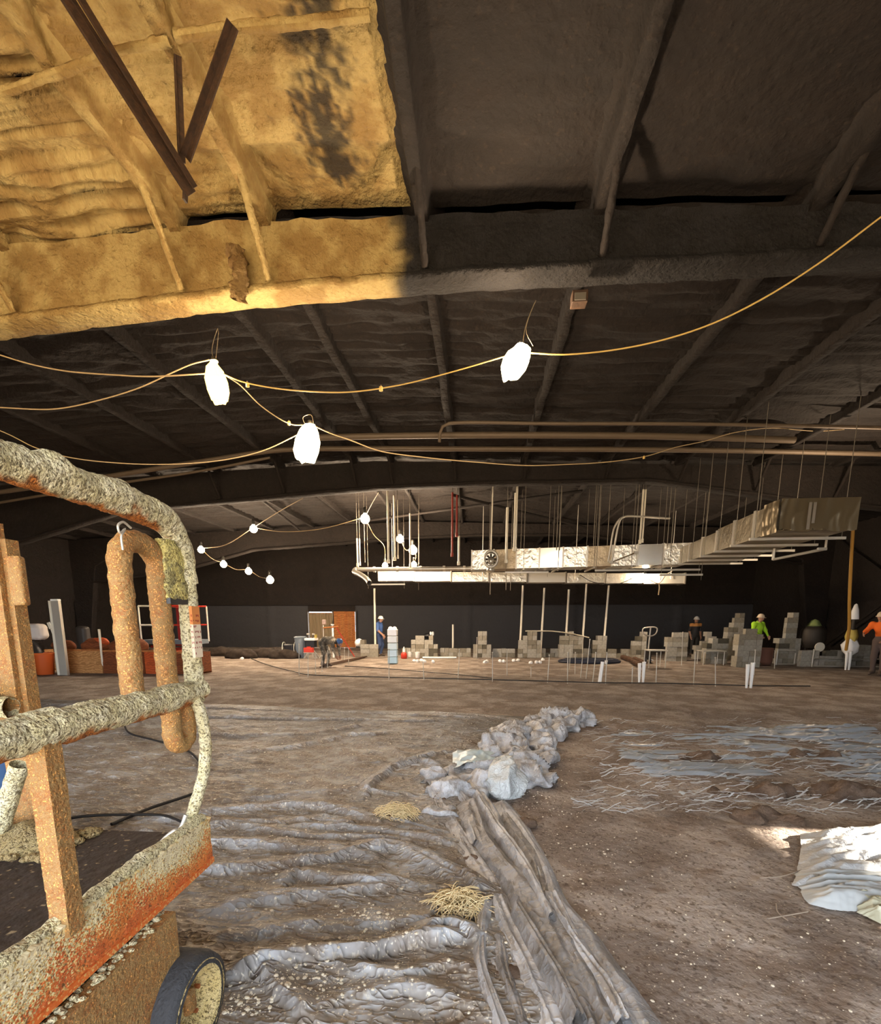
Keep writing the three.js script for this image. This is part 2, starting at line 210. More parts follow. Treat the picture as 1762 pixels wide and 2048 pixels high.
const OPEN = [-11.5, 3.2, 3.9];
struct('wall_front', [box(OPEN[0] - LEFT, ROOF, 0.12, (LEFT + OPEN[0]) / 2, ROOF / 2, FRONT + 0.06), box(RIGHT - OPEN[1], ROOF, 0.12, (RIGHT + OPEN[1]) / 2, ROOF / 2, FRONT + 0.06), box(OPEN[1] - OPEN[0], ROOF - OPEN[2], 0.12, (OPEN[0] + OPEN[1]) / 2, (ROOF + OPEN[2]) / 2, FRONT + 0.06)].map((g) => uvBox(g)), M.black, 'dark front wall around the open loading bay');

struct('baseboard_outer', [box(0.14, 0.5, FRONT - BACK, LEFT - 0.06, -0.22, (FRONT + BACK) / 2), box(0.14, 0.5, FRONT - BACK, RIGHT + 0.06, -0.22, (FRONT + BACK) / 2), box(RIGHT - LEFT, 0.5, 0.14, (LEFT + RIGHT) / 2, -0.22, BACK - 0.06)], M.steelDark, 'dark concrete curb at the wall foot');

// rafters of the rigid frames
FRAMES.forEach((z, k) => {
  const t = thing('roof_rafter', ['deep foam coated roof rafter, yellow at one end and dark at the other', 'dark roof rafter with conduits running in front of it', 'dark roof rafter closest to the end wall'][k], 'beam', V(0, 0, z), 0, 'roof rafters'), n = k === 0 ? 420 : 160;
  const colour = (x, y, w) => { if (k) return [1, 1, 1]; const s = sstep(x + 0.35 * (fbm(x * 5, y * 5, 4.2, 3) - 0.5), -1.05, -0.85), d = dark(x, y, z); return [lerp(1, d[0], s), lerp(1, d[1], s), lerp(1, d[2], s)]; };
  const m = k === 0 ? M.foam : M.black, A = k === 0 ? 0.07 : 0.04;
  const face = (s) => surface(n, 10, (u, v) => { const x = lerp(LEFT, RIGHT, u), y = lerp(rafterBottom(x) + 0.05, rafterTop(x) + 0.03, v); return V(x, y, s * (0.05 + A * fbm(x * 3, y * 5, 1.1 + s, 4) + (k === 0 && v > 0.9 ? 0.05 * noise(x * 6, 3) : 0))); });
  const web = [face(1), face(-1)]; if (k === 0) web.forEach((g) => paintBy(g, colour));
  part('web', web, m, t);
  const P = [[0.05, 0.1], [0.15, 0.085], [0.165, 0.04], [0.15, 0], [0, -0.01], [-0.15, 0], [-0.165, 0.04], [-0.15, 0.085], [-0.05, 0.1]];
  const fl = surface(n, P.length - 1, (u, v) => { const x = lerp(LEFT, RIGHT, u), p = P[Math.round(v * (P.length - 1))], b = 1 + 0.25 * (fbm(x * 4, p[0] * 8, 7.7, 3) - 0.5); return V(x, rafterBottom(x) + p[1] + 0.02 * (noise(x * 9, p[0] * 20) - 0.5), p[0] * b); });
  if (k === 0) paintBy(fl, colour);
  part('bottom_flange', fl, m, t);
});
// frame columns, tapered
for (const z of FRAMES) for (const s of [-1, 1]) {
  const x = s < 0 ? LEFT + 0.15 : RIGHT - 0.15, top = rafterTop(x), w0 = 0.5, w1 = 1.25;
  const sh = new THREE.Shape([new THREE.Vector2(0, 0), new THREE.Vector2(-s * w0, 0), new THREE.Vector2(-s * w1, top - 1.2), new THREE.Vector2(-s * (w1 + 0.9), top - 0.75), new THREE.Vector2(-s * 0.9, top), new THREE.Vector2(0, top)]);
  const g = new THREE.ExtrudeGeometry(sh, { depth: 0.26, bevelEnabled: true, bevelSize: 0.03, bevelThickness: 0.03, bevelSegments: 2 }).translate(x, 0, z - 0.13);
  single('frame_column', uvBox(g), M.black, 'dark tapered steel frame column against the side wall', 'column', 'frame columns');
}
// purlins, one per bay
const bays = [[FRONT, FRAMES[0]], [FRAMES[0], FRAMES[1]], [FRAMES[1], FRAMES[2]], [FRAMES[2], BACK]];
bays.forEach(([z0, z1], b) => PURLINS.forEach((X, i) => {
  const ord = ['first', 'second', 'third', 'fourth', 'fifth', 'sixth', 'seventh', 'eighth', 'ninth', 'tenth', 'eleventh', 'twelfth', 'thirteenth', 'fourteenth', 'fifteenth', 'sixteenth', 'seventeenth', 'eighteenth'], yellow = b === 0 && X < EDGE - 0.1, top = deckY(X), q = 0.235, fat = b < 2 ? 1 : 0.8, L = z0 - z1, n = Math.ceil(L * (b === 0 ? 14 : b === 1 ? 8 : 4));
  const P = [[-0.22, 0.03], [-0.1, -0.05], [-0.075, -q * 0.7], [-0.06, -q], [0.06, -q], [0.075, -q * 0.7], [0.1, -0.05], [0.22, 0.03]];
  const g = surface(n, 14, (u, v) => { const f = v * 7, a = Math.min(6, Math.floor(f)), t = f - a, z = lerp(z0, z1, u), px = lerp(P[a][0], P[a + 1][0], t), py = lerp(P[a][1], P[a + 1][1], t), w = fbm(z * 2.3 + i * 7, px * 9 + i, 5.5, 4) - 0.5; return V(px * fat * (1 + 0.9 * w) + 0.03 * (noise(z * 0.9, i) - 0.5), py * (1 + 0.25 * w) - 0.02, z); });
  g.translate(X, top, 0);
  const o = single('roof_purlin', yellow ? paint(g, [1, 1, 1]) : g, yellow ? M.foam : M.black, ['purlin between the loading bay wall and the half yellow rafter', 'dark foam covered purlin behind the half yellow rafter', 'dark foam covered purlin over the sheet metal duct', 'dark foam covered purlin meeting the end wall'][b], 'purlin', ['first bay', 'second bay', 'third bay', 'last bay'][b] + ' purlins');
  if (b === 0) o.userData.label = yellow ? `yellow foam covered purlin, ${ord[9 - i]} from the dark paint edge` : `dark painted purlin, ${ord[i - 10]} from the edge of the yellow foam`;
  else o.userData.label = `dark foam covered purlin, ${ord[17 - i]} from the duct side wall, ${['', 'behind the half yellow rafter', 'over the duct', 'at the end wall'][b]}`;
  if (b === 0) o.userData.group += yellow ? ', yellow' : ', dark';
}));
// flange braces: from purlins down to the bottom flange of the first two frames
for (const [k, list] of [[0, [-5.6, -3.48, -2.43, -0.65, 1.26, 3.45]], [1, [-7.55, -5.6, -3.48, -2.43, -0.65, 1.26, 3.45, 5.4, 7.4, 9.4]]]) list.forEach((X, i) => {
  const nth = ['first', 'second', 'third', 'fourth', 'fifth', 'sixth', 'seventh', 'eighth', 'ninth', 'tenth'][list.length - 1 - i], z = FRAMES[k], yellow = k === 0 && X < EDGE - 0.1, a = V(X + 0.02, rafterTop(X) + 0.03, z + 0.75), b = V(X + 0.04, rafterBottom(X) + 0.12, z + 0.14);
  const g = displace(new THREE.TubeGeometry(new THREE.LineCurve3(a, b), 24, 0.035, 7), (x, y, zz) => 0.03 * (fbm(x * 20, y * 14, zz * 14, 3) - 0.35));
  single('flange_brace', yellow ? paint(g, [1, 1, 1]) : g, yellow ? M.foam : M.black, (yellow ? 'yellow foam covered brace' : 'dark brace') + `, ${nth} from the duct side on the ${k ? 'rafter behind the conduits' : 'half yellow rafter'}`, 'brace', yellow ? 'yellow flange braces' : k ? 'second rafter braces' : 'first rafter dark braces');
});
// foam ridge across the yellow bay, a lateral strap under the purlins
{
  const strap = (pts, r, label) => { const g = displace(tube(pts, r, 90, 8), (x, y, z) => 0.035 * (fbm(x * 8, y * 8, z * 8, 4) - 0.4)); single('foam_covered_strap', paint(g, [1, 1, 1]), M.foam, label, 'strap'); };
  strap([G(0, 185, 6.02), G(110, 148, 6.0), G(250, 100, 6.0), G(340, 80, 6.02)], 0.03, 'foam covered strap between the left yellow purlins');
  strap([G(350, 72, 6.06), G(480, 55, 6.08), G(600, 45, 6.1), G(740, 30, 6.12)], 0.035, 'foam covered strap near the paint edge');
  const lump = displace(tube([Zp(470, 500, 6.2), Zp(480, 540, 6.15), Zp(475, 600, 6.2)], 0.075, 40, 16), (x, y, z) => 0.2 * (fbm(x * 17, y * 17, z * 17, 4) - 0.48));
  single('foam_lump', paint(lump, [0.5, 0.42, 0.36]), M.foam, 'ragged brown foam lump on the yellow rafter face', 'foam');
  const jb = Zp(1158, 599, 6.3); const t = thing('junction_box', 'small metal box under the dark half of the near rafter', 'electrical box', V(jb.x, jb.y - 0.06, jb.z));
  part('box_body', uvBox(rbox(0.17, 0.12, 0.14, 0.01, 0, 0.06, 0)), M.rust, t); part('cover', uvBox(box(0.12, 0.07, 0.01, 0, 0.05, 0.075)), M.rod, t);
}
// dark hanging bracket of angle irons under the yellow foam
{
  const tip = Zp(371, 375, 4.7), t = thing('hanging_bracket', 'dark rusty angle iron bracket hanging in a V under yellow foam', 'bracket', V(0, 0, 0));
  const angle = (a, b, s, off = 0) => { const g1 = beamBox(a, b, s, 0.012), g2 = beamBox(a.clone().add(V(off, -s / 2, 0)), b.clone().add(V(off, -s / 2, 0)), 0.012, s); return [g1, g2].map((g) => uvBox(g, 3)); };
  const top = G(95, -60, 6.03);
  part('channel', [...angle(tip, top, 0.1, 0.05), ...angle(tip.clone().add(V(0.06, 0.02, 0)), top.clone().add(V(0.09, 0.02, 0)), 0.05, 0.025)], M.rust, t);
  part('strut', angle(Zp(364, 325, 4.72), G(355, 105, 6.04), 0.055, -0.027), M.rust, t);
  part('strut', angle(Zp(368, 312, 4.72), G(462, 45, 6.04), 0.07, 0.035), M.rust, t);
  part('torn_plate', uvBox(beamBox(tip, Zp(370, 402, 4.7), 0.05, 0.02)), M.rust, t);
}
// ---------------------------------------------------------------- string lights and cords
M.bagGlow = new THREE.MeshStandardMaterial({ color: 0xfff0d0, emissive: new THREE.Color(1, 0.86, 0.52), emissiveIntensity: 5, roughness: 0.5 });
M.bagGlowYellow = new THREE.MeshStandardMaterial({ color: 0xffe49a, emissive: new THREE.Color(1, 0.72, 0.2), emissiveIntensity: 3.2, roughness: 0.5 });
M.bulbGlow = new THREE.MeshStandardMaterial({ color: 0xffffff, emissive: new THREE.Color(1, 0.88, 0.62), emissiveIntensity: 9, roughness: 0.4 });
M.socket = mat({ color: 0x2d2a24, roughness: 0.6 });
function lamp(pos, power) { const l = new THREE.PointLight(0xffe2c0, power, 0, 2); l.position.copy(pos); l.shadow.radius = 3; l.castShadow = true; return l; }
// big lamps wrapped in crumpled plastic bags: [px, py top, px, py bottom, depth, half width px]
function baggedLamp(top, bot, z, wpx, label, m, hook, power, skew) {
  const a = Zp(...top, z), b = Zp(...bot, z), h = a.y - b.y, w = wpx * z / FOCAL * 0.95, t = thing('bagged_work_lamp', label, 'lamp', V(a.x, b.y, -z));
  const dx = b.x - a.x;
  let g = lathe([[0.001, 0], [w * 0.75, h * 0.06], [w * 0.98, h * 0.25], [w, h * 0.5], [w * 0.78, h * 0.78], [w * 0.42, h * 0.92], [w * 0.3, h * 0.97], [w * 0.42, h]], 26);
  g = displace(g, (x, y, zz) => w * 0.5 * (ridged(x * 9 + skew, y * 3, zz * 9, 3) - 0.6));
  const p = g.attributes.position; for (let i = 0; i < p.count; i++) { const y = p.getY(i); p.setX(i, p.getX(i) + dx * (1 - y / h)); if (y < h * 0.1) p.setY(i, y - 0.12 * h * noise(p.getX(i) * 30, skew)); }
  g.computeVertexNormals();
  part('plastic_bag', g, m, t);
  part('lamp_socket', uvBox(lathe([[0.001, h * 1.12], [0.028, h * 1.1], [0.03, h], [0.022, h * 0.9], [0.001, h * 0.9]], 12)), M.socket, t);
  part('hook_wire', tube(hook.map(([x, y]) => Zp(x, y, z).sub(t.position)), 0.004, 20, 5), M.wire, t);
  const l = lamp(V(dx * 0.5, h * 0.5, 0), power); l.name = 'bulb_light'; t.add(l);
  return t;
}
baggedLamp([428, 722], [438, 800], 6.2, 19, 'yellow glowing lamp bag under the yellow end of the rafter', M.bagGlowYellow, [[432, 735], [424, 700], [437, 655], [430, 735]], 4.5, 3);
baggedLamp([620, 848], [610, 918], 7.2, 22, 'glowing white lamp bag hanging lowest of the three wrapped lamps', M.bagGlow, [[612, 852], [606, 835], [622, 830], [628, 852]], 12, 8);
baggedLamp([1042, 690], [1022, 752], 6.3, 23, 'glowing lamp bag hung by thin wires from the dark rafter', M.bagGlow, [[1044, 695], [1052, 650], [1072, 600], [1052, 660], [1066, 692]], 12, 14);
// bare bulbs on the far strings
const bulbProto = (() => { const t = new THREE.Group(); part('bulb', lathe([[0.001, -0.14], [0.05, -0.13], [0.09, -0.09], [0.105, -0.04], [0.085, 0.02], [0.04, 0.06], [0.035, 0.09]], 16), M.bulbGlow, t); part('socket', lathe([[0.04, 0.075], [0.045, 0.16], [0.03, 0.2], [0.001, 0.2]], 12), M.socket, t); return t; })();
const BULBS = [[507, 1055, 18, 9], [402, 1097, 18, 8], [447, 1126, 20, 8], [497, 1140, 22, 8], [540, 1157, 24, 9], [730, 1034, 18, 11], [800, 1075, 19, 9], [826, 1097, 19.5, 10], [770, 1129, 19, 7], [828, 1127, 19.5, 7], [1290, 1153, 20.2, 8], [1708, 1012, 12.5, 8]];
const bulbLabels = ['bare bulb where three cords of the far string meet', 'bare bulb at the far string end beside the lift', 'bare bulb in the descending row of four by the left wall', 0, 0, 'bare bulb hung on a slanting cord under the second rafter', 'bare bulb between the hanging pipes', 'bare bulb above the sprinkler pipe', 'bare bulb resting on the sprinkler pipe', 'bare bulb low on the sprinkler pipe beside a rod', 'bare bulb under the sheet metal duct', 'bare bulb at the wrapped end of the duct'];
const bulbAt = [];
BULBS.forEach(([x, y, z, px], i) => {
  const p = Zp(x, y, z), t = bulbProto.clone(); t.name = numbered('string_light_bulb'); t.position.copy(p); t.scale.setScalar(px * z / FOCAL / 0.105 * 0.85);
  const l3 = i === 3 || i === 4; t.userData = { label: l3 ? bulbLabels[2] : bulbLabels[i], category: 'light bulb', group: 'string lights' };
  const l = lamp(V(0, -0.04, 0), 24); l.name = 'bulb_light'; t.add(l); scene.add(t); bulbAt.push(p);
});
const cord = (label, pts, r, m, n = 80) => single('power_cord', tube(pts, r, n, 6), m, label, 'cord');
const path = (list, z0, z1 = z0) => list.map(([x, y, z], i) => Zp(x, y, z ?? lerp(z0, z1, i / (list.length - 1))));
cord('pale cord sagging from the yellow rafter to the yellow lamp', path([[-60, 690], [0, 710], [60, 728], [130, 742], [230, 750], [300, 753], [415, 747]], 6.2), 0.008, M.cordPale);
cord('pale cord looping down left of the yellow lamp', path([[-60, 812], [0, 815], [110, 818], [200, 800], [280, 775], [345, 745], [385, 728], [418, 720]], 6.6, 6.2), 0.008, M.cordPale);
cord('yellow cord strung between the yellow lamp and the white rafter lamp', path([[447, 748], [480, 762], [540, 775], [620, 783], [700, 784], [800, 770], [900, 745], [1012, 712]], 6.2, 6.3), 0.007, M.cordYellow);
cord('long yellow cord rising from the white rafter lamp to the right', path([[1060, 706], [1130, 709], [1240, 698], [1340, 676], [1430, 645], [1530, 595], [1640, 525], [1762, 434], [1860, 360]], 6.3, 5.6), 0.0085, M.cordYellow);
cord('cord dropping from the yellow lamp to the lowest wrapped lamp', path([[450, 750], [480, 770], [520, 810], [560, 838], [585, 849], [606, 850]], 6.2, 7.2), 0.007, M.cordPale);
cord('cord sagging from the left to the lowest wrapped lamp', path([[-40, 845], [20, 870], [70, 895], [140, 915], [250, 927], [360, 928], [460, 918], [530, 900], [598, 868]], 7.0, 7.2), 0.007, M.cordPale);
cord('wavy cord from the lowest wrapped lamp across to the conduits', path([[632, 853], [660, 866], [700, 880], [760, 902], [850, 915], [960, 925], [1050, 931], [1130, 929], [1215, 924], [1290, 913], [1350, 895], [1410, 882], [1465, 866], [1540, 856], [1640, 862], [1762, 850]], 7.2, 13), 0.009, M.cordPale, 140);
for (const [x, y, z] of [[495, 768, 6.25], [762, 776, 6.25], [1288, 914, 10.6], [578, 845, 7.1]]) { const p = Zp(x, y, z); const t = thing('empty_socket', 'small empty lamp socket on a cord near ' + (x < 500 ? 'the yellow lamp' : x < 700 ? 'the lowest wrapped lamp' : x < 800 ? 'the middle of the yellow cord' : 'the conduits'), 'socket', p); part('body', lathe([[0.001, 0.015], [0.02, 0.012], [0.022, -0.03], [0.001, -0.035]], 10), M.cordYellow, t); part('stem', lathe([[0.001, 0.03], [0.008, 0.03], [0.01, 0.012]], 8), M.wire, t); }
// far cords
const via = (i, j, ...mid) => [bulbAt[i], ...mid, bulbAt[j]];
const farLabel = ['thin far cord joining the bulb by the lift', 'thin far cord sagging to the bulb under the second rafter', 'thin far cord hanging towards the pipe bulbs'];
cord(farLabel[0], via(1, 0, Zp(450, 1090, 18)), 0.012, M.cordPale, 30);
cord(farLabel[1], via(0, 5, Zp(560, 1063, 18), Zp(640, 1058, 18)), 0.012, M.cordPale, 40);
cord(farLabel[2], via(5, 8, Zp(748, 1070, 18.4), Zp(768, 1092, 18.8)), 0.012, M.cordPale, 40);
cord('thin far cord along the descending row of four bulbs', [bulbAt[1], Zp(425, 1118, 19), bulbAt[2], Zp(472, 1139, 21), bulbAt[3], Zp(520, 1154, 23), bulbAt[4]], 0.012, M.cordPale, 40);
cord('thin far cord rising from the string to the second rafter', [bulbAt[0], Zp(560, 1022, 17), Zp(606, 996, 16)], 0.014, M.cordPale, 20);
cord('thin slanting cord above the bulb under the second rafter', [bulbAt[5], Zp(745, 1005, 16.5), Zp(757, 985, 15.3)], 0.012, M.cordPale, 20);
cord('cord between the pipe bulbs', [bulbAt[6], Zp(812, 1100, 19.2), bulbAt[7], Zp(832, 1112, 19.5), bulbAt[9]], 0.012, M.cordPale, 20);
cord('cord drooping below the duct towards the bulb', [Zp(1160, 1150, 20.46), Zp(1190, 1165, 19.4), Zp(1235, 1168, 19), Zp(1275, 1152, 19), bulbAt[10]], 0.012, M.cordDark, 40);
cord('cord looping right of the bulb under the duct', [bulbAt[10], Zp(1300, 1160, 19), Zp(1318, 1167, 19), Zp(1332, 1150, 19), Zp(1345, 1142, 18.5)], 0.012, M.cordPale, 30);
cord('plug end hanging below the duct', [Zp(1318, 1167, 19), Zp(1319, 1175, 19), Zp(1317, 1190, 19)], 0.02, M.cordPale, 20);
cord('orange cord hanging down from the bulb at the duct end', [bulbAt[11], ...path([[1706, 1060], [1702, 1130], [1699, 1200], [1698, 1260], [1692, 1300]], 12.5, 14)], 0.035, mat({ color: 0xb98a3c, roughness: 0.6 }), 40);

// ---------------------------------------------------------------- conduits, bracing, ducts, hung pipes
const pipe = (name, label, pts, r, m, cat = 'pipe', group) => single(name, tube(pts, r, 60, 7), m, label, cat, group);
const Mp = mat({ color: 0x6b5c4b, roughness: 0.6, metalness: 0.2 });
pipe('electrical_conduit', 'upper conduit with a bent-down end before the second rafter', path([[879, 884], [880, 866], [888, 850], [905, 846], [1100, 847], [1400, 848], [1800, 856]], 11.7), 0.035, Mp, 'conduit');
pipe('electrical_conduit', 'middle fat conduit before the second rafter', path([[600, 876], [760, 872], [1000, 870], [1300, 872], [1590, 880]], 12.4), 0.07, Mp, 'conduit');
pipe('electrical_conduit', 'lower long conduit before the second rafter, following its slope', path([[-40, 990], [200, 955], [420, 920], [560, 900], [700, 897], [1000, 898], [1400, 900], [1800, 908]], 13.4), 0.06, Mp, 'conduit');
pipe('electrical_conduit', 'thin conduit sloping along the left of the second rafter', path([[-40, 1012], [200, 972], [400, 942], [540, 915]], 13.9), 0.035, Mp, 'conduit');
const brace = (a, b, label) => single('bracing_rod', bar(G(...a), G(...b), 0.05), M.black, label, 'rod', 'roof bracing rods');
brace([690, 1047, 5.6], [1165, 982, 5.6], 'dark diagonal roof bracing rod between the rafters');
brace([905, 990, 5.6], [1175, 1056, 5.6], 'dark diagonal roof bracing rod between the rafters');
brace([600, 1060, 5.6], [505, 985, 5.6], 'dark diagonal roof bracing rod between the rafters');
single('bracing_rod', bar(V(RIGHT - 0.35, 4.9, -23.2), V(RIGHT - 0.35, 0.6, -16), 0.05), M.black, 'dark diagonal bracing rod on the side wall', 'rod', 'wall bracing rods');
single('bracing_rod', bar(V(RIGHT - 0.35, 0.6, -23.2), V(RIGHT - 0.35, 4.9, -16), 0.05), M.black, 'dark diagonal bracing rod on the side wall', 'rod', 'wall bracing rods');

// the L-shaped duct: a near run coming forward, a far run across
{
  const t = thing('sheet_metal_duct', 'long shiny rectangular duct hung from the roof with a plastic-wrapped end', 'duct', V(0, 0, 0));
  const near = Zp(1553, 1062, 10.4), nearTop = Zp(1553, 1003, 10.4), nr = Zp(1700, 1066, 10.4);
  const Y0 = near.y, Y1 = nearTop.y, c = Zp(1360, 1128, 16.4), W = nr.x - near.x, far = Zp(942, 1139, 17.6);
  const seg = (a, b, side, h0, h1, y0, y1) => { const p = [V(a.x, y0, a.z), V(b.x, y1, b.z)]; const o = side; const vs = []; const A = [p[0], p[0].clone().add(o), p[0].clone().add(o).setY(y0 + h0), p[0].clone().setY(y0 + h0)], B = [p[1], p[1].clone().add(o), p[1].clone().add(o).setY(y1 + h1), p[1].clone().setY(y1 + h1)]; const quad = (a, b, c, d) => { vs.push(a, b, c, a, c, d); }; quad(A[0], A[1], A[2], A[3]); quad(B[1], B[0], B[3], B[2]); for (let i = 0; i < 4; i++) { const j = (i + 1) % 4; quad(A[j], A[i], B[i], B[j]); } const g = new THREE.BufferGeometry().setFromPoints(vs); g.computeVertexNormals(); return uvBox(g); };
  const h0 = Y1 - Y0, h1 = 0.62, yc = c.y, side = V(W, 0, 0);
  const N = 6;
  for (let i = 0; i < N; i++) { const a = i / N, b = (i + 1) / N - 0.012, f = (q) => V(lerp(near.x, c.x, q), 0, lerp(near.z, c.z - 0.2, q)); const ha = i < 3 ? h0 : h0 * 0.9, hb = ha; part('duct_section', seg(f(a), f(b), side, ha, hb, lerp(Y0, yc, a), lerp(Y0, yc, b)), M.foilDim, t); if (i) part('seam_flange', seg(f(a - 0.014), f(a - 0.002), V(W + 0.06, 0, 0), ha + 0.05, ha + 0.05, lerp(Y0, yc, a) - 0.025, lerp(Y0, yc, a) - 0.025).translate(-0.03, 0, 0), M.galv, t); }
  const K = 9;
  for (let i = 0; i < K; i++) { const a = i / K, b = (i + 1) / K - 0.006, f = (q) => V(lerp(c.x + 0.25, far.x, q), 0, lerp(c.z, far.z, q)); part('duct_section', seg(f(a), f(b), V(0, 0, -1.0), h1, h1, lerp(yc, far.y, a), lerp(yc, far.y, b)), [M.foil, mat({ color: 0xe6e0d2, roughness: 0.22, metalness: 0.85 }), M.foil, mat({ color: 0xb7a68a, roughness: 0.45, metalness: 0.7, bumpMap: bumpMid, bumpScale: 0.02 })][i % 4], t); part('seam_flange', seg(f(b), f(b + 0.006), V(0, 0, -1.04), h1 + 0.04, h1 + 0.04, lerp(yc, far.y, a) - 0.02, lerp(yc, far.y, a) - 0.02).translate(0, 0, 0.02), M.galv, t); }
  // plastic wrapped open end
  const wrap = surface(40, 26, (u, v) => { const f = 0.06 * (ridged(u * 7 + 0.6 * noise(v * 3, 2), v * 0.7, 1.5, 2) - 0.5); return V(near.x - 0.02 + u * (W + 0.06), Y0 - 0.05 + v * (h0 + 0.08) + (v < 0.05 ? 0.06 * noise(u * 14, 2) : 0), near.z + 0.03 + f + 0.05); });
  part('plastic_wrap', [wrap, surface(20, 26, (u, v) => V(near.x - 0.03 - 0.03 * ridged(u * 5, v * 3, 4.5), Y0 - 0.04 + v * (h0 + 0.06), near.z + 0.08 - u * 0.5))], M.foilWrap, t);
  part('tape', [box(0.05, h0 * 0.9, 0.02, near.x + W * 0.36, Y0 + h0 * 0.45, near.z + 0.13), box(0.05, h0 * 0.7, 0.02, near.x + W * 0.42, Y0 + h0 * 0.55, near.z + 0.13)], M.tape, t);
  // trapeze hangers, each a strut with two rods
  for (let i = 0; i < 6; i++) { const q = 0.1 + i * 0.16, x = lerp(near.x, c.x, q), z = lerp(near.z, c.z, q), y = lerp(Y0, yc, q) - 0.06, r = thing('trapeze_hanger', 'strut trapeze hanger with threaded rods under the near duct run', 'hanger', V(x, y, z), 0, 'duct trapeze hangers'); part('strut_channel', uvBox(box(W + 0.5, 0.05, 0.05, W / 2 + 0.02, 0, 0)), M.galv, r); const top = deckY(x) - 0.1 - y; part('threaded_rod', bar(V(-0.14, -0.03, 0), V(-0.14, top, 0), 0.007), M.rod, r); part('threaded_rod', bar(V(W + 0.2, -0.03, 0), V(W + 0.2, top, 0), 0.007), M.rod, r); }
  for (let i = 0; i < 6; i++) { const q = 0.05 + i * 0.17, x = lerp(c.x, far.x, q), z = lerp(c.z, far.z, q), y = lerp(yc, far.y, q) - 0.05, r = thing('trapeze_hanger', 'strut trapeze hanger with threaded rods under the far duct run', 'hanger', V(x, y, z), 0, 'far duct trapeze hangers'); part('strut_channel', uvBox(box(0.05, 0.045, 1.4, 0, 0, -0.5)), M.galv, r); const top = deckY(x) - 0.1 - y; part('threaded_rod', bar(V(0, -0.03, 0.12), V(0, top, 0.12), 0.007), M.rod, r); part('threaded_rod', bar(V(0, -0.03, -1.12), V(0, top, -1.12), 0.007), M.rod, r); }
  // second, lower duct behind
  const d = thing('low_flat_duct', 'flat shiny duct behind and below the long duct', 'duct', V(0, 0, 0)), a0 = Zp(756, 1162, 20.5), a1 = Zp(1372, 1168, 20.5), hh = Zp(756, 1143, 20.5).y - a0.y;
  for (let i = 0; i < 8; i++) { const x0 = lerp(a0.x, a1.x, i / 8), x1 = lerp(a0.x, a1.x, (i + 1) / 8 - 0.004); part('duct_section', uvBox(box(x1 - x0, hh, 0.7, (x0 + x1) / 2, lerp(a0.y, a1.y, i / 8) + hh / 2, -20.85)), i % 3 === 1 ? M.galv : M.foil, d); part('seam_flange', box(0.05, hh + 0.05, 0.74, x1, lerp(a0.y, a1.y, i / 8) + hh / 2, -20.85), M.tape, d); }
  for (const q of [0.05, 0.35, 0.65, 0.95]) part('hanger_rod', bar(V(lerp(a0.x, a1.x, q), a0.y, -20.46), V(lerp(a0.x, a1.x, q), deckY(lerp(a0.x, a1.x, q)) - 0.1, -20.46), 0.012), M.galv, d);
  for (const [x0, x1, y, z] of [[735, 810, 1169, 19], [1010, 1097, 1145, 17.2], [1190, 1400, 1141, 15.4], [1320, 1405, 1150, 15.2]]) { const p0 = Zp(x0, y, z), p1 = Zp(x1, y, z), r = thing('strut_bar', { 735: 'short pale strut bar hung below the sprinkler elbow', 1010: 'short pale strut bar hung beside the round fan housing', 1190: 'long pale strut bar hung before the duct corner', 1320: 'lower pale strut bar hung before the duct corner' }[x0], 'hanger', V(p0.x, p0.y, p0.z), 0, 'strut bars'); part('bar', box(p1.x - p0.x, 0.05, 0.05, (p1.x - p0.x) / 2, 0, 0), M.galv, r); const tp = deckY(p0.x) - (x0 === 735 ? 0.15 : x0 === 1190 ? 0.3 : 0.22) - p0.y; part('rod', bar(V(0.03, -0.15, 0), V(0.03, tp, 0), 0.007), M.rod, r); part('rod', bar(V(p1.x - p0.x - 0.03, -0.15, 0), V(p1.x - p0.x - 0.03, tp, 0), 0.007), M.rod, r); }
}
// sprinkler pipe with an elbow
{
  const t = thing('sprinkler_pipe', 'shiny sprinkler main with a rolled elbow at its left end', 'pipe', V(0, 0, 0)), a = Zp(712, 1139, 18.5), b = Zp(945, 1137, 18.5);
  part('main', bar(a, b, 0.075, 0.075, 12), M.metal, t);
  part('elbow', tube([a.clone().add(V(0.1, 0, 0)), a, a.clone().add(V(-0.03, -0.08, 0.15)), Zp(722, 1150, 17.8), Zp(735, 1160, 17), Zp(739, 1166, 16.8)], 0.09, 40, 12), M.metal, t);
  for (const q of [0.15, 0.35, 0.55, 0.75, 0.92]) part('coupling', bar(a.clone().lerp(b, q), a.clone().lerp(b, q + 0.02), 0.1, 0.1, 12), M.galv, t);
}
// round fan hung in front of the duct
{
  const p = Zp(982, 1118, 16.2), t = thing('round_fan_housing', 'round chrome fan housing hung on a rod before the duct', 'fan', p);
  part('ring', new THREE.TorusGeometry(0.24, 0.045, 10, 28).scale(0.85, 1, 1), M.galv, t);
  part('drum', new THREE.CylinderGeometry(0.22, 0.22, 0.4, 28, 1, true).rotateX(Math.PI / 2).translate(0, 0, -0.2).scale(0.85, 1, 1), M.steelDark, t);
  part('hub', new THREE.SphereGeometry(0.11, 16, 12).translate(0, -0.07, 0.02), M.metal, t);
  for (let i = 0; i < 4; i++) part('blade', box(0.34, 0.06, 0.01, 0, 0, -0.08, 0.4, 0, i * Math.PI / 4), M.steelDark, t);
  part('bowl', lathe([[0.001, -0.42], [0.1, -0.4], [0.14, -0.34], [0.12, -0.28]], 18), M.metal, t);
  part('rod', bar(V(0, 0.24, 0), V(0.02, deckY(p.x) - p.y - 0.1, 0), 0.018), M.pvc, t);
}
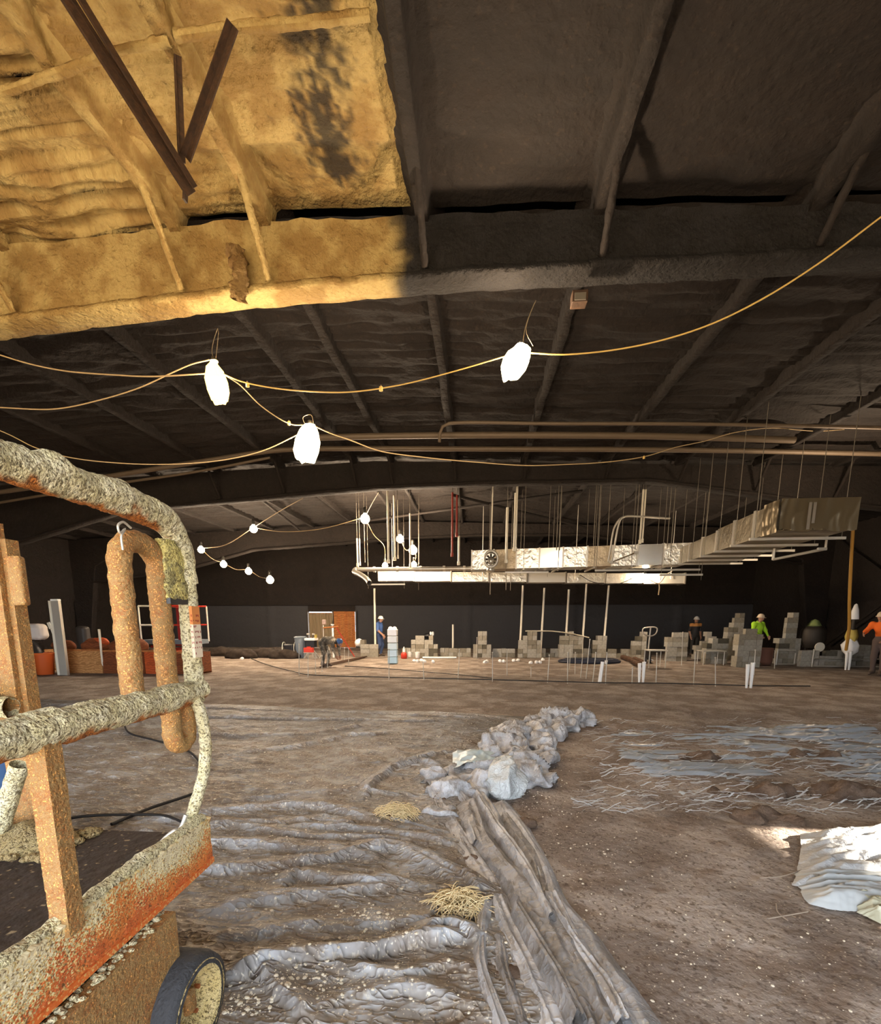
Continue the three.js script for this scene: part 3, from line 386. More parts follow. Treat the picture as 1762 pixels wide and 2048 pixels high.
// pipes hanging from the roof: [x, y top, y bottom, depth, radius, material]
const hung = (x, y0, y1, z, r, m, label, group) => { const a = Zp(x, y0, z), b = Zp(x - (x - 860) * (y1 - y0) / 5850, y1, z); b.x = a.x; b.z = a.z; const t = thing('hanging_pipe', label, 'pipe', V(a.x, b.y, a.z), 0, group); const top = Math.max(a.y - b.y, 0.3); part('tube', bar(V(0, 0, 0), V(0, top, 0), r, r, 8), m, t); part('end_fitting', lathe([[0.001, -0.02], [r * 1.5, -0.02], [r * 1.5, 0.09], [r, 0.1]], 10), m, t); if (y0 < 1080) { const up = deckY(a.x) - 0.1 - b.y; if (up > top) part('upper_rod', bar(V(0, top, 0), V(0, up, 0), 0.009), M.rod, t); } };
for (const [x, y0, y1, z, r] of [[775, 972, 1125, 17.5, 0.035], [788, 991, 1120, 18, 0.035], [795, 1000, 1116, 18, 0.018], [820, 1027, 1134, 18.3, 0.03], [918, 1072, 1129, 17, 0.035], [1015, 1015, 1125, 16, 0.04], [1031, 986, 1101, 16, 0.03], [1035, 967, 1101, 16, 0.03], [714, 1077, 1132, 18.5, 0.03], [719, 1077, 1130, 18.7, 0.02]]) hung(x, y0, y1, z, r, M.pvc, 'pale pipe hanging from the roof near the sprinkler main', 'pale hanging pipes');
for (const [x, y0, y1, z, r] of [[905, 985, 1112, 17, 0.03], [914, 990, 1072, 17, 0.03]]) { hung(x, y0, y1, z, r, M.redPipe, 'reddish pipe hanging from the roof beside a pale one', 'red hanging pipes'); }
hung(1287, 979, 1086, 16.5, 0.03, M.pvc, 'pair of pale pipes ending above the duct face', 'pale pipes over duct'); hung(1292, 979, 1084, 16.5, 0.025, M.pvc, 'pair of pale pipes ending above the duct face', 'pale pipes over duct');
for (const [dx, dz] of [[0, 0], [7, 0.1]]) pipe('electrical_conduit', 'pale conduit bending down in front of the duct', path([[1340, 1037], [1280, 1033], [1250, 1033], [1242 - dx * 0.3, 1038], [1236 - dx, 1055], [1228 - dx, 1098], [1223 - dx, 1124]], 15.6 + dz), 0.028, M.galv, 'conduit', 'bent conduits');
{ const t = thing('swing_joint', 'thin slanted pipe with fittings against the duct face', 'pipe', V(0, 0, 0)); part('arm', bar(Zp(1225, 1124, 15.5), Zp(1270, 1106, 15.5), 0.02), M.wire, t); part('fitting', box(0.1, 0.08, 0.08).translate(...Zp(1222, 1124, 15.5).toArray()), M.galv, t); part('fitting', box(0.12, 0.08, 0.08).translate(...Zp(1272, 1105, 15.5).toArray()), M.galv, t); }
{ const t = thing('gas_pipe_run', 'pale pipe with drops slanting under the duct end', 'pipe', V(0, 0, 0)); part('run', bar(Zp(1546, 1119, 12.5), Zp(1650, 1098, 11.6), 0.03), M.galv, t); part('drop', bar(Zp(1546, 1120, 12.5), Zp(1549, 1097, 12.5), 0.03), M.galv, t); part('drop', bar(Zp(1651, 1098, 11.6), Zp(1654, 1071, 11.6), 0.025), M.galv, t); part('valve', rbox(0.18, 0.06, 0.06, 0.01).translate(...Zp(1644, 1098, 11.6).toArray()), M.metal, t); }
for (const [x, y0, y1, z] of [[729, 1080, 1125, 18.6], [838, 1075, 1128, 19], [1115, 1052, 1100, 17], [1121, 1052, 1100, 17], [1188, 1072, 1098, 17], [1198, 1072, 1098, 17], [1217, 1050, 1098, 17], [1274, 1045, 1098, 16.5], [1337, 1057, 1097, 16], [1345, 1057, 1096, 16], [981, 1155, 1189, 18.9], [1013, 1136, 1180, 18.9], [1022, 1136, 1181, 18.9], [837, 1162, 1180, 21.4]]) { const a = Zp(x, y0, z), b = Zp(x, y1, z); b.x = a.x; const up = deckY(a.x) - 0.1; single('threaded_rod', bar(b, V(a.x, up, a.z), 0.011), M.rod, 'thin threaded rod hanging from the roof around the duct', 'rod', 'thin threaded rods'); }
// ---------------------------------------------------------------- people
function person(label, feet, turn, o) {
  const s = o.scale ?? 1, J = { pelvis: [0, 0.95, 0], waist: [0, 1.1, 0], chest: [0, 1.3, 0.01], neck: [0, 1.47, 0.01], head: [0, 1.61, 0.03], hipL: [0.09, 0.92, 0], hipR: [-0.09, 0.92, 0], kneeL: [0.1, 0.5, 0.03], kneeR: [-0.1, 0.5, 0.03], ankL: [0.1, 0.09, -0.02], ankR: [-0.1, 0.09, -0.02], toeL: [0.11, 0.045, 0.15], toeR: [-0.11, 0.045, 0.15], shL: [0.18, 1.41, 0], shR: [-0.18, 1.41, 0], elL: [0.24, 1.13, -0.03], elR: [-0.24, 1.13, -0.03], wrL: [0.23, 0.9, 0.07], wrR: [-0.23, 0.9, 0.07], ...o.joints };
  const { shirt, trousers, skin = [0.42, 0.23, 0.15], sleeves = shirt, boots = [0.1, 0.07, 0.05] } = o;
  const B = [['pelvis', 'waist', 0.14, 0.13, trousers], ['waist', 'chest', 0.135, 0.15, shirt], ['chest', 'neck', 0.14, 0.07, shirt], ['neck', 'head', 0.055, 0.06, skin], ['hipL', 'kneeL', 0.1, 0.07, trousers], ['hipR', 'kneeR', 0.1, 0.07, trousers], ['kneeL', 'ankL', 0.07, 0.055, trousers], ['kneeR', 'ankR', 0.07, 0.055, trousers], ['ankL', 'toeL', 0.055, 0.045, boots], ['ankR', 'toeR', 0.055, 0.045, boots], ['chest', 'shL', 0.1, 0.08, shirt], ['chest', 'shR', 0.1, 0.08, shirt], ['shL', 'elL', 0.07, 0.055, sleeves], ['shR', 'elR', 0.07, 0.055, sleeves], ['elL', 'wrL', 0.048, 0.034, o.bareArms === false ? sleeves : skin], ['elR', 'wrR', 0.048, 0.034, o.bareArms === false ? sleeves : skin]].map(([a, b, r0, r1, c]) => ({ a: V(...J[a]), d: V(...J[b]).sub(V(...J[a])), r0, r1, c }));
  B.forEach((b) => { b.l = b.d.lengthSq(); });
  const dist = (b, x, y, z) => { const px = x - b.a.x, py = y - b.a.y, pz = z - b.a.z, t = clamp((px * b.d.x + py * b.d.y + pz * b.d.z) / b.l, 0, 1), qx = px - b.d.x * t, qy = py - b.d.y * t, qz = pz - b.d.z * t; return Math.sqrt(qx * qx + qy * qy + qz * qz) - lerp(b.r0, b.r1, t); };
  const R = 72, mc = new MarchingCubes(R, M.white, false, false, 60000), half = R / 2, S = 1.0, C = V(0, 0.9, 0.1);
  mc.isolation = 0; const hd = V(...J.head);
  for (let k = 0; k < R; k++) for (let j = 0; j < R; j++) for (let i = 0; i < R; i++) {
    const x = (i - half) / half * S + C.x, y = (j - half) / half * S + C.y, z = (k - half) / half * S + C.z; let d = 9;
    for (const b of B) { const e = dist(b, x, y, z), h = clamp(0.5 + 0.5 * (d - e) / 0.05, 0, 1); d = lerp(d, e, h) - 0.05 * h * (1 - h); }
    const hx = (x - hd.x) / 0.078, hy = (y - hd.y) / 0.115, hz = (z - hd.z) / 0.098, e = (Math.sqrt(hx * hx + hy * hy + hz * hz) - 1) * 0.09; if (e < d) d = e;
    mc.field[i + j * R + k * R * R] = -d;
  }
  mc.update();
  const n = mc.count, pos = new Float32Array(n * 3), nor = new Float32Array(n * 3), col = new Float32Array(n * 3);
  for (let i = 0; i < n; i++) {
    const x = mc.positionArray[i * 3] * S + C.x, y = mc.positionArray[i * 3 + 1] * S + C.y, z = mc.positionArray[i * 3 + 2] * S + C.z; pos.set([x, y, z], i * 3); nor.set([-mc.normalArray[i * 3], -mc.normalArray[i * 3 + 1], -mc.normalArray[i * 3 + 2]], i * 3);
    let best = 9, c = skin; for (const b of B) { const e = dist(b, x, y, z); if (e < best) { best = e; c = b.c; } } if (V(x, y, z).distanceTo(hd) < 0.13) c = z < hd.z - 0.03 ? [0.05, 0.035, 0.025] : skin;
    if (o.pattern && c !== skin && c !== boots) c = o.pattern(x, y, z, c); col.set(c, i * 3);
  }
  const g = new THREE.BufferGeometry(); g.setAttribute('position', new THREE.BufferAttribute(pos, 3)); g.setAttribute('normal', new THREE.BufferAttribute(nor, 3)); g.setAttribute('color', new THREE.BufferAttribute(col, 3)); const gg = mergeVertices(g, 1e-4); gg.computeVertexNormals();
  const bits = [gg], small = (q, c) => { q.deleteAttribute('uv'); bits.push(paint(q, c)); };
  // face and hands
  const f = (x, y, z) => [hd.x + x, hd.y + y, hd.z + z];
  small(new THREE.ConeGeometry(0.016, 0.045, 6).rotateX(-0.4).translate(...f(0, -0.012, 0.1)), skin);
  for (const s2 of [-1, 1]) { small(new THREE.SphereGeometry(0.012, 8, 6).translate(...f(s2 * 0.03, 0.012, 0.086)), [0.03, 0.02, 0.02]); small(new THREE.SphereGeometry(0.025, 8, 6).scale(0.5, 1.2, 0.8).translate(...f(s2 * 0.08, 0, 0)), skin); }
  small(box(0.045, 0.008, 0.01, ...f(0, -0.05, 0.086)), [0.2, 0.08, 0.06]);
  for (const L of ['L', 'R']) {
    const w = V(...J['wr' + L]), e = V(...J['el' + L]), d = w.clone().sub(e).normalize(), q = new THREE.Quaternion().setFromUnitVectors(V(0, -1, 0), d), at = (x, y, z) => V(x, y, z).applyQuaternion(q).add(w), sx = L === 'L' ? 1 : -1, hc = o.gloves ?? skin;
    small(rbox(0.03, 0.1, 0.08, 0.014).applyQuaternion(q).translate(...at(0, -0.06, 0).toArray()), hc);
    [[-0.03, 0.07], [-0.01, 0.085], [0.01, 0.08], [0.03, 0.062]].forEach(([z, l]) => { const a = at(0, -0.1, z), m = at(-sx * 0.008, -0.1 - l * 0.55, z), b = at(-sx * 0.03, -0.1 - l, z); small(bar(a, m, 0.0095, 0.009, 6), hc); small(bar(m, b, 0.009, 0.007, 6), hc); });
    const a = at(0, -0.045, 0.035), m = at(-sx * 0.012, -0.075, 0.06), b = at(-sx * 0.025, -0.105, 0.055); small(bar(a, m, 0.011, 0.01, 6), hc); small(bar(m, b, 0.01, 0.008, 6), hc);
  }
  const t = thing('person', label, 'person', feet, turn); t.scale.setScalar(s);
  const body = part('body', bits.map((q) => { if (!q.attributes.normal) q.computeVertexNormals(); return q; }), M.cloth, t);
  const hat = part('hard_hat', displace(lathe([[0.001, 0.115], [0.05, 0.108], [0.09, 0.075], [0.11, 0.02], [0.112, 0.0], [0.135, -0.012], [0.13, -0.02], [0.1, -0.01]], 22), () => 0), o.hat, t);
  hat.position.set(...f(0, 0.045, -0.005)); hat.rotation.x = o.hatTilt ?? 0.1;
  part('visor', new THREE.CylinderGeometry(0.1, 0.1, 0.012, 16, 1, false, -0.9, 1.8).scale(1, 1, 0.7).translate(0, -0.01, 0.09), o.hat, hat);
  if (o.extra) o.extra(t, J);
  return t;
}
M.cloth = mat({ color: 0xffffff, vertexColors: true, roughness: 0.85 });
const hatWhite = mat({ color: 0xf4efe6, roughness: 0.35 }), hatBlue = mat({ color: 0x3b5f92, roughness: 0.35 }), hatTan = mat({ color: 0xd8c4a8, roughness: 0.5 });
const blueMan = person('person in blue shirt, jeans and white hard hat walking by the blocks', G(760, 1312), Math.PI / 2 - 0.15, { shirt: [0.06, 0.13, 0.34], trousers: [0.035, 0.06, 0.14], hat: hatWhite, scale: 1.04, joints: { kneeL: [0.1, 0.5, 0.1], ankL: [0.1, 0.09, 0.0], toeL: [0.11, 0.045, 0.17], ankR: [-0.1, 0.1, -0.14], toeR: [-0.11, 0.045, 0.03], elR: [-0.24, 1.14, 0.0], wrR: [-0.22, 0.95, 0.2], head: [0, 1.6, 0.07] } });
person('person in camouflage clothing and blue hard hat bending over', G(652, 1333), Math.PI / 2 - 0.3, { shirt: [0.14, 0.12, 0.09], trousers: [0.15, 0.13, 0.1], bareArms: false, hat: hatBlue, hatTilt: 1.2, pattern: (x, y, z, c) => { const n = fbm(x * 14 + 5, y * 14, z * 14, 3), k = n < 0.42 ? 0.45 : n > 0.58 ? 2.1 : 1; return [c[0] * k, c[1] * k, c[2] * k]; }, joints: { pelvis: [0, 0.86, -0.12], waist: [0, 0.93, 0.02], chest: [0, 0.92, 0.28], neck: [0, 0.88, 0.46], head: [0, 0.85, 0.6], hipL: [0.1, 0.83, -0.1], hipR: [-0.1, 0.83, -0.1], kneeL: [0.14, 0.47, 0.06], kneeR: [-0.14, 0.47, 0.02], ankL: [0.13, 0.09, 0], ankR: [-0.13, 0.09, -0.06], shL: [0.18, 0.88, 0.4], shR: [-0.18, 0.88, 0.4], elL: [0.2, 0.62, 0.44], elR: [-0.2, 0.62, 0.46], wrL: [0.14, 0.4, 0.5], wrR: [-0.14, 0.42, 0.52] } });
const hiVis = [0.4, 0.72, 0.03];
person('person in lime high visibility vest behind the stacked blocks', G(1507, 1331), 0.4, { shirt: hiVis, trousers: [0.09, 0.075, 0.05], hat: hatTan, scale: 1.06, bareArms: false, sleeves: hiVis, joints: { elL: [0.3, 1.2, 0.05], wrL: [0.26, 1.02, 0.2], elR: [-0.3, 1.2, 0.08], wrR: [-0.2, 1.05, 0.25], head: [0, 1.6, 0.08] } });
person('person in bright orange jacket leaning by the pallets', G(1752, 1350), -0.9, { shirt: [0.85, 0.16, 0.015], trousers: [0.1, 0.07, 0.06], hat: hatTan, scale: 1.1, bareArms: false, joints: { chest: [0, 1.28, 0.1], neck: [0, 1.43, 0.18], head: [0, 1.56, 0.24], shL: [0.2, 1.37, 0.12], shR: [-0.2, 1.37, 0.12], elL: [0.3, 1.15, 0.25], wrL: [0.2, 1.0, 0.42], elR: [-0.3, 1.18, 0.22], wrR: [-0.26, 1.12, 0.46] } });
person('person in dark clothes with an orange collar behind the block piles', G(1386, 1312), 0.1, { shirt: [0.035, 0.03, 0.03], trousers: [0.03, 0.03, 0.03], hat: hatWhite, scale: 1.02, pattern: (x, y, z, c) => (y > 1.34 && y < 1.46 ? [0.7, 0.3, 0.08] : c) });

// ---------------------------------------------------------------- concrete blocks
const cmu = (() => { const s = new THREE.Shape([[-0.195, -0.095], [0.195, -0.095], [0.195, 0.095], [-0.195, 0.095]].map((p) => new THREE.Vector2(...p))); for (const x of [-0.09, 0.09]) s.holes.push(new THREE.Path([[x - 0.06, -0.06], [x - 0.06, 0.06], [x + 0.06, 0.06], [x + 0.06, -0.06]].map((p) => new THREE.Vector2(...p)))); return uvBox(new THREE.ExtrudeGeometry(s, { depth: 0.19, bevelEnabled: false }).rotateX(-Math.PI / 2)); })();
const half = uvBox(new THREE.BoxGeometry(0.19, 0.19, 0.19).translate(0, 0.095, 0));
const blockProto = M.block.map((m) => { const o = new THREE.Mesh(cmu, m); o.castShadow = o.receiveShadow = true; return o; });
function block(x, y, z, turn, label, group, shade) { const o = blockProto[shade ?? Math.floor(rnd() * rnd() * 4)].clone(); o.name = numbered('concrete_block'); o.position.set(x, y, z); o.rotation.y = turn; o.userData = { label, category: 'concrete block', group }; scene.add(o); return o; }
// heights: courses in each 0.2 m slot from px; a slot's block shows its end, two equal slots may share one long block
function pile(px, py, heights, label) {
  const p = G(px, py), group = label + ' pile', course = ['bottom', 'second', 'third', 'fourth', 'fifth', 'sixth', 'seventh', 'eighth', 'ninth', 'tenth'], named = (r) => label.replace('concrete block', `concrete block, ${course[r]} course,`), top = Math.max(...heights);
  for (let r = 0; r < top; r++) for (let i = 0; i < heights.length; i++) {
    if (heights[i] <= r) continue;
    if (i + 1 < heights.length && heights[i + 1] > r && rnd() < 0.5) { block(p.x + (i + 0.5) * 0.2 + 0.1, r * 0.193 - 0.01, p.z - 0.1 + rr(-0.015, 0.015), rr(-0.03, 0.03), named(r), group); i++; }
    else block(p.x + (i + 0.5) * 0.2, r * 0.193 - 0.01, p.z - 0.2 + rr(-0.015, 0.015), Math.PI / 2 + rr(-0.03, 0.03), named(r), group);
  }
}
pile(721, 1314, [4, 3, 3, 3], 'concrete block in the pile beside the blue-shirted person');
pile(804, 1313, [2, 2], 'concrete block in the short row beside the red jug');
pile(822, 1314, [4, 5, 5, 4, 5, 3], 'concrete block in the stepped pile behind the white bucket');
pile(880, 1313, [2, 2, 2, 2, 2, 2, 2], 'concrete block in the low row behind the white pipe on the floor');
pile(946, 1315, [3, 6, 6, 3], 'concrete block in the narrow tower pile with a stake before it');
pile(985, 1314, [2, 2, 2, 2, 2], 'concrete block in the low row between two tower piles');
pile(1036, 1315, [4, 5, 6, 6, 4], 'concrete block in the wide pile under the first pale standing pipe');
pile(1082, 1314, [2, 1, 2, 2], 'concrete block in the low row between two pale standing pipes');
pile(1118, 1315, [5, 5, 6, 5, 5], 'concrete block in the square pile under the long bent plank');
pile(1163, 1314, [2, 2], 'concrete block in the low row behind the dark hose coil');
pile(1184, 1315, [4, 5, 5], 'concrete block in the small pile at the last pale standing pipe');
pile(1214, 1315, [2, 2, 1, 2, 2], 'concrete block in the low row beside the pallet jack');
pile(1262, 1318, [4, 5, 6], 'concrete block in the pile under the pallet jack handle');
pile(1332, 1322, [5, 6, 6, 6], 'concrete block in the big grey pile right of the pallet jack');
pile(1390, 1318, [3, 4, 6, 5, 4], 'concrete block in the peaked pile by the person in dark clothes');
pile(1410, 1327, [4, 5, 5, 5], 'concrete block in the front pile by the folding table');
pile(1450, 1320, [7, 9, 10, 6], 'concrete block in the tall tower beside the lime vest');
pile(1472, 1334, [6, 7, 7, 6], 'concrete block in the pile standing before the lime vest');
pile(1553, 1327, [5, 9, 10, 5], 'concrete block in the tall tower against the frame column');
pile(1600, 1333, [3, 3, 3, 2, 3, 3, 3, 3], 'concrete block in the long low pile inside the pipe frame');
pile(1700, 1333, [3, 4, 4, 3], 'concrete block in the low pile behind the orange cord');

// ---------------------------------------------------------------- standing pipes, stakes, strings
for (const [x, y0, xb, yb] of [[749, 1176, 747, 1314], [1046, 1170, 1041, 1316], [1089, 1175, 1083, 1316], [1138, 1178, 1133, 1316], [1174, 1158, 1167, 1316], [1218, 1170, 1210, 1316], [906, 1248, 905, 1312]]) { const b = G(xb, yb); b.z -= 0.45; b.y = -0.02; const a = Zp(x, y0, -b.z), t = thing('standing_pvc_pipe', x < 800 ? 'tall pale pipe standing beside the blue-shirted person' : x < 950 ? 'short pale pipe standing in the low block row' : 'tall pale pipe standing among the block piles', 'pipe', b, 0, 'standing pipes'); part('tube', bar(V(0, 0, 0), V(a.x - b.x, a.y, 0), 0.045, 0.045, 10), M.pvc, t); part('coupling', lathe([[0.046, 0], [0.06, 0], [0.06, 0.14], [0.046, 0.14]], 12), M.pvc, t); }
const stakeGroup = 'thin stakes'; const stakeBases = [];
for (const [x, y0, xb, y1] of [[598, 1286, 598, 1350], [616, 1305, 616, 1354], [631, 1305, 631, 1348], [644, 1310, 644, 1343], [655, 1300, 655, 1336], [689, 1295, 689, 1320], [697, 1295, 697, 1328], [778, 1297, 778, 1359], [846, 1323, 848, 1359], [919, 1297, 916, 1360], [954, 1274, 953, 1317], [985, 1303, 985, 1363], [1014, 1297, 1014, 1351], [1062, 1333, 1062, 1354], [1099, 1308, 1095, 1364], [1136, 1303, 1135, 1366], [1141, 1297, 1139, 1338], [1151, 1303, 1150, 1347], [1166, 1305, 1161, 1354], [1180, 1277, 1172, 1357], [1192, 1303, 1185, 1365], [1214, 1303, 1211, 1367], [1265, 1333, 1264, 1367], [1314, 1304, 1312, 1367], [1366, 1263, 1363, 1330], [1391, 1303, 1387, 1369], [1431, 1313, 1431, 1372], [1511, 1298, 1508, 1350], [1550, 1300, 1549, 1336]]) { const b = G(xb, y1), a = Zp(x, y0, -b.z), t = thing('marking_stake', 'thin upright marking stake driven into the dirt along the string line', 'stake', V(b.x, -0.03, b.z), 0, stakeGroup); part('shaft', bar(V(0, 0, 0), V(a.x - b.x, a.y, 0), 0.013, 0.011, 6), M.galv, t); part('cap', new THREE.SphereGeometry(0.022, 8, 6).translate(a.x - b.x, a.y, 0), M.galv, t); }
const lineOf = (list) => list.map(([x, y]) => { const p = G(x, y); p.y = 0.035; return p; });
single('string_line', tube(lineOf([[500, 1318], [540, 1333], [590, 1346], [620, 1352], [780, 1357], [985, 1362], [1095, 1365], [1200, 1368], [1310, 1369], [1430, 1372], [1500, 1374], [1620, 1375]]), 0.016, 120, 5), M.cordDark, 'dark string line lying along the row of stakes', 'string');
single('string_line', tube(lineOf([[690, 1334], [780, 1340], [850, 1346], [920, 1352], [985, 1359]]), 0.014, 60, 5), M.cordDark, 'dark string line branching behind the first one', 'string');
single('white_stub_pipe', bar(G(1199, 1366), G(1199, 1366).add(V(0.05, 0.56, 0)), 0.05), M.white, 'single white stub pipe at the string line', 'pipe');
for (const [x, y, s, l] of [[1282, 1366, 0.9, 'pair of white stub pipes left of the folding table'], [1497, 1376, 1, 'pair of white stub pipes below the blocks before the lime vest'], [1694, 1340, 1, 'pair of white stub pipes under the white cone']]) { const t = thing('stub_pipes', l, 'pipe', G(x, y)); part('pipe', bar(V(-0.05, 0, 0), V(-0.07, 0.58 * s, 0), 0.025, 0.05), M.white, t); part('pipe', bar(V(0.05, 0, 0), V(0.04, 0.62 * s, 0), 0.03, 0.05), M.white, t); }

// ---------------------------------------------------------------- clutter before the end wall
{
  const w0 = DOOR[0], w1 = DOOR[1], mid = Zp(668, 1250, 30).x;
  const d = thing('plywood_door', 'orange lit plywood panel hung over the end wall doorway', 'door', V((mid + w1) / 2, 0.02, BACK + 0.14));
  const n = 6, W = w1 - mid - 0.02; for (let i = 0; i < n; i++) part('board', uvBox(box(W / n - 0.006, 2.12, 0.03, -W / 2 + (i + 0.5) * W / n, 1.06, 0.006 * (i % 2)), 0.7), M.plyDoor[i % 2], d);
  part('rail', uvBox(box(W, 0.1, 0.03, 0, 2.03, 0.035)), M.lumber, d);
  const c = thing('plastic_curtain', 'dim plastic curtain hung over the doorway beside the plywood', 'curtain', V((w0 + mid) / 2, 0, BACK + 0.16));
  part('sheet', surface(60, 12, (u, v) => V((u - 0.47) * (mid - w0 - 0.05), v * 2.08, 0.06 * Math.sin(u * 40 + 2 * noise(u * 9, v)) * (0.4 + 0.6 * v)), 1), mat({ color: 0x8d7a5c, roughness: 0.5 }), c); part('batten', uvBox(box(mid - w0 - 0.1, 0.06, 0.05, 0, 2.05, 0)), M.lumber, c);
  struct('trim_1', [box(0.09, 2.2, 0.12, mid, 1.1, BACK + 0.15), box(0.1, 2.2, 0.1, w1 + 0.05, 1.1, BACK + 0.12), box(0.1, 2.2, 0.1, w0 - 0.05, 1.1, BACK + 0.12)], M.steelDark, 'dark door frame in the end wall');
}
const up = (px, py, z) => Zp(px, py, z).y;
{ // tool bench corner
  const zb = 21.5, at = (px) => Zp(px, 1300, zb).x, Zb = -zb;
  let t = thing('trash_bin', 'tall grey plastic bin beside the workbench', 'bin', V(at(602), 0, Zb)); part('body', lathe([[0.001, 0], [0.2, 0], [0.26, 0.85], [0.28, 0.86], [0.28, 0.9], [0.25, 0.9], [0.19, 0.04]], 20), M.greyBin, t); part('lid', lathe([[0.001, 0.95], [0.2, 0.94], [0.29, 0.9]], 20), M.greyBin, t); for (let i = 0; i < 5; i++) part('rib', box(0.012, 0.8, 0.02, Math.sin(i * 0.5 - 1) * 0.235, 0.43, Math.cos(i * 0.5 - 1) * 0.235), M.greyBin, t);
  t = thing('workbench', 'small bench saw stand with white top and crossed legs', 'workbench', V(at(625), 0, Zb + 0.1)); part('top', rbox(0.46, 0.1, 0.5, 0.01, 0, 0.82, 0), M.white, t); part('saw_body', box(0.36, 0.3, 0.4, 0, 0.62, 0), M.blackBag, t); for (const s of [-1, 1]) { part('leg', bar(V(s * 0.3, 0, 0.2), V(-s * 0.1, 0.5, 0.1), 0.025), M.galv, t); part('leg', bar(V(s * 0.3, 0, -0.2), V(-s * 0.1, 0.5, -0.1), 0.025), M.galv, t); }
  single('red_toolbox', [rbox(0.4, 0.2, 0.22, 0.02, at(624), 0.37, Zb + 0.42), box(0.16, 0.03, 0.03, at(624), 0.5, Zb + 0.42)], M.red, 'bright red toolbox on the stand before the workbench', 'toolbox');
  t = thing('toolbox_stand', 'thin metal stand holding the red toolbox', 'stand', V(at(624), 0, Zb + 0.42)); for (const s of [-1, 1]) for (const q of [-1, 1]) part('leg', bar(V(s * 0.19, 0, q * 0.09), V(s * 0.17, 0.26, q * 0.08), 0.012), M.galv, t); part('tray', box(0.42, 0.02, 0.24, 0, 0.26, 0), M.galv, t);
  single('yellow_cup', lathe([[0.001, 0.87], [0.045, 0.87], [0.06, 1.02], [0.055, 1.02], [0.04, 0.88]], 14).translate(at(634), 0, Zb + 0.1), M.yellow, 'yellow cup on the white workbench top', 'cup');
  for (const [x, l, tilt] of [[619, 'grey hand tool standing on the workbench', 0.3], [628, 'slanted grey hand tool on the workbench', -0.5]]) { t = thing('hand_tool', l, 'tool', V(at(x), 0.87, Zb + 0.12)); part('handle', rbox(0.05, 0.16, 0.05, 0.015, 0, 0.08, 0), M.steelDark, t); part('head', rbox(0.12, 0.06, 0.07, 0.015, 0.02, 0.17, 0), M.galv, t); t.rotation.z = tilt * 0.3; }
  t = thing('work_light_stand', 'upright pole with a pinkish lamp head before the curtain', 'lamp stand', V(at(648), 0, Zb)); part('pole', bar(V(0, 0, 0), V(0, 1.5, 0), 0.02), M.galv, t); part('head', rbox(0.16, 0.22, 0.12, 0.03, 0.05, 1.55, 0), mat({ color: 0xa08a80, roughness: 0.6 }), t); for (let i = 0; i < 3; i++) part('foot', bar(V(0, 0.3, 0), V(0.3 * Math.cos(i * 2.1), 0, 0.3 * Math.sin(i * 2.1)), 0.014), M.galv, t);
  t = thing('white_post', 'short white post before the plywood panel', 'post', V(at(663), 0, Zb - 0.3)); part('tube', bar(V(0, 0, 0), V(0, 1.42, 0), 0.045), M.white, t); part('cap', rbox(0.13, 0.05, 0.13, 0.02, 0, 1.44, 0), M.white, t);
  single('red_rod', bar(V(at(668), 1.35, Zb - 0.4), V(at(700), 0.0, Zb - 0.8), 0.02), M.red, 'thin red rod leaning against the plywood panel', 'rod');
  single('wooden_arm', bar(V(at(648), 1.3, Zb), V(at(678), 1.36, Zb), 0.03), M.lumber, 'short pale wooden arm between the poles', 'wood');
  t = thing('generator', 'black machine on a small frame left of the bin', 'machine', V(at(580), 0, Zb)); part('engine', displace(rbox(0.42, 0.36, 0.4, 0.06, 0, 0.42, 0, 3), (x, y, z) => 0.05 * (fbm(x * 9, y * 9, z * 9) - 0.5)), M.blackBag, t); for (const s of [-1, 1]) { part('frame', tube([V(s * 0.26, 0, 0.2), V(s * 0.26, 0.5, 0.22), V(s * 0.26, 0.66, 0.1), V(s * 0.26, 0.66, -0.1), V(s * 0.26, 0, -0.2)], 0.018, 20, 6), M.galv, t); part('wheel', new THREE.CylinderGeometry(0.13, 0.13, 0.06, 18).rotateZ(Math.PI / 2).translate(s * 0.3, 0.13, 0.1), M.rubber, t); }
  single('rebar_bundle', [0, 1, 2, 3, 4].map((i) => { const a = G(640 + i * 3, 1336 - i * 1.5), b = G(728 + i * 2, 1317 - i); a.y = b.y = 0.03; return bar(a, b, 0.02); }), M.rust, 'bundle of rusty rebar lying before the bending person', 'rebar');
  // white blue stack
  const sp = G(786, 1327); t = thing('white_blue_stack', 'tall narrow stack of white and pale blue wrapped packs', 'stack', sp); const cols = [0xbfe0ee, 0xcfe8f3, 0xdcf0f6, 0xf0f6f8, 0xffffff]; for (let i = 0; i < 5; i++) part('pack', rbox(0.36, 0.25, 0.3, 0.03, 0, 0.13 + i * 0.262, 0), mat({ color: cols[i], roughness: 0.35 }), t); part('top_roll', [new THREE.SphereGeometry(0.09, 14, 10).translate(-0.08, 1.31, 0), new THREE.SphereGeometry(0.09, 14, 10).translate(0.08, 1.31, 0)], M.white, t);
  const jp = G(808, 1317); t = thing('red_jug', 'red jug with a white nozzle on the floor', 'jug', jp); part('body', lathe([[0.001, 0], [0.13, 0], [0.14, 0.18], [0.1, 0.25], [0.05, 0.28]], 16), M.red, t); part('nozzle', lathe([[0.05, 0.27], [0.05, 0.38], [0.025, 0.44], [0.02, 0.5]], 12), M.white, t);
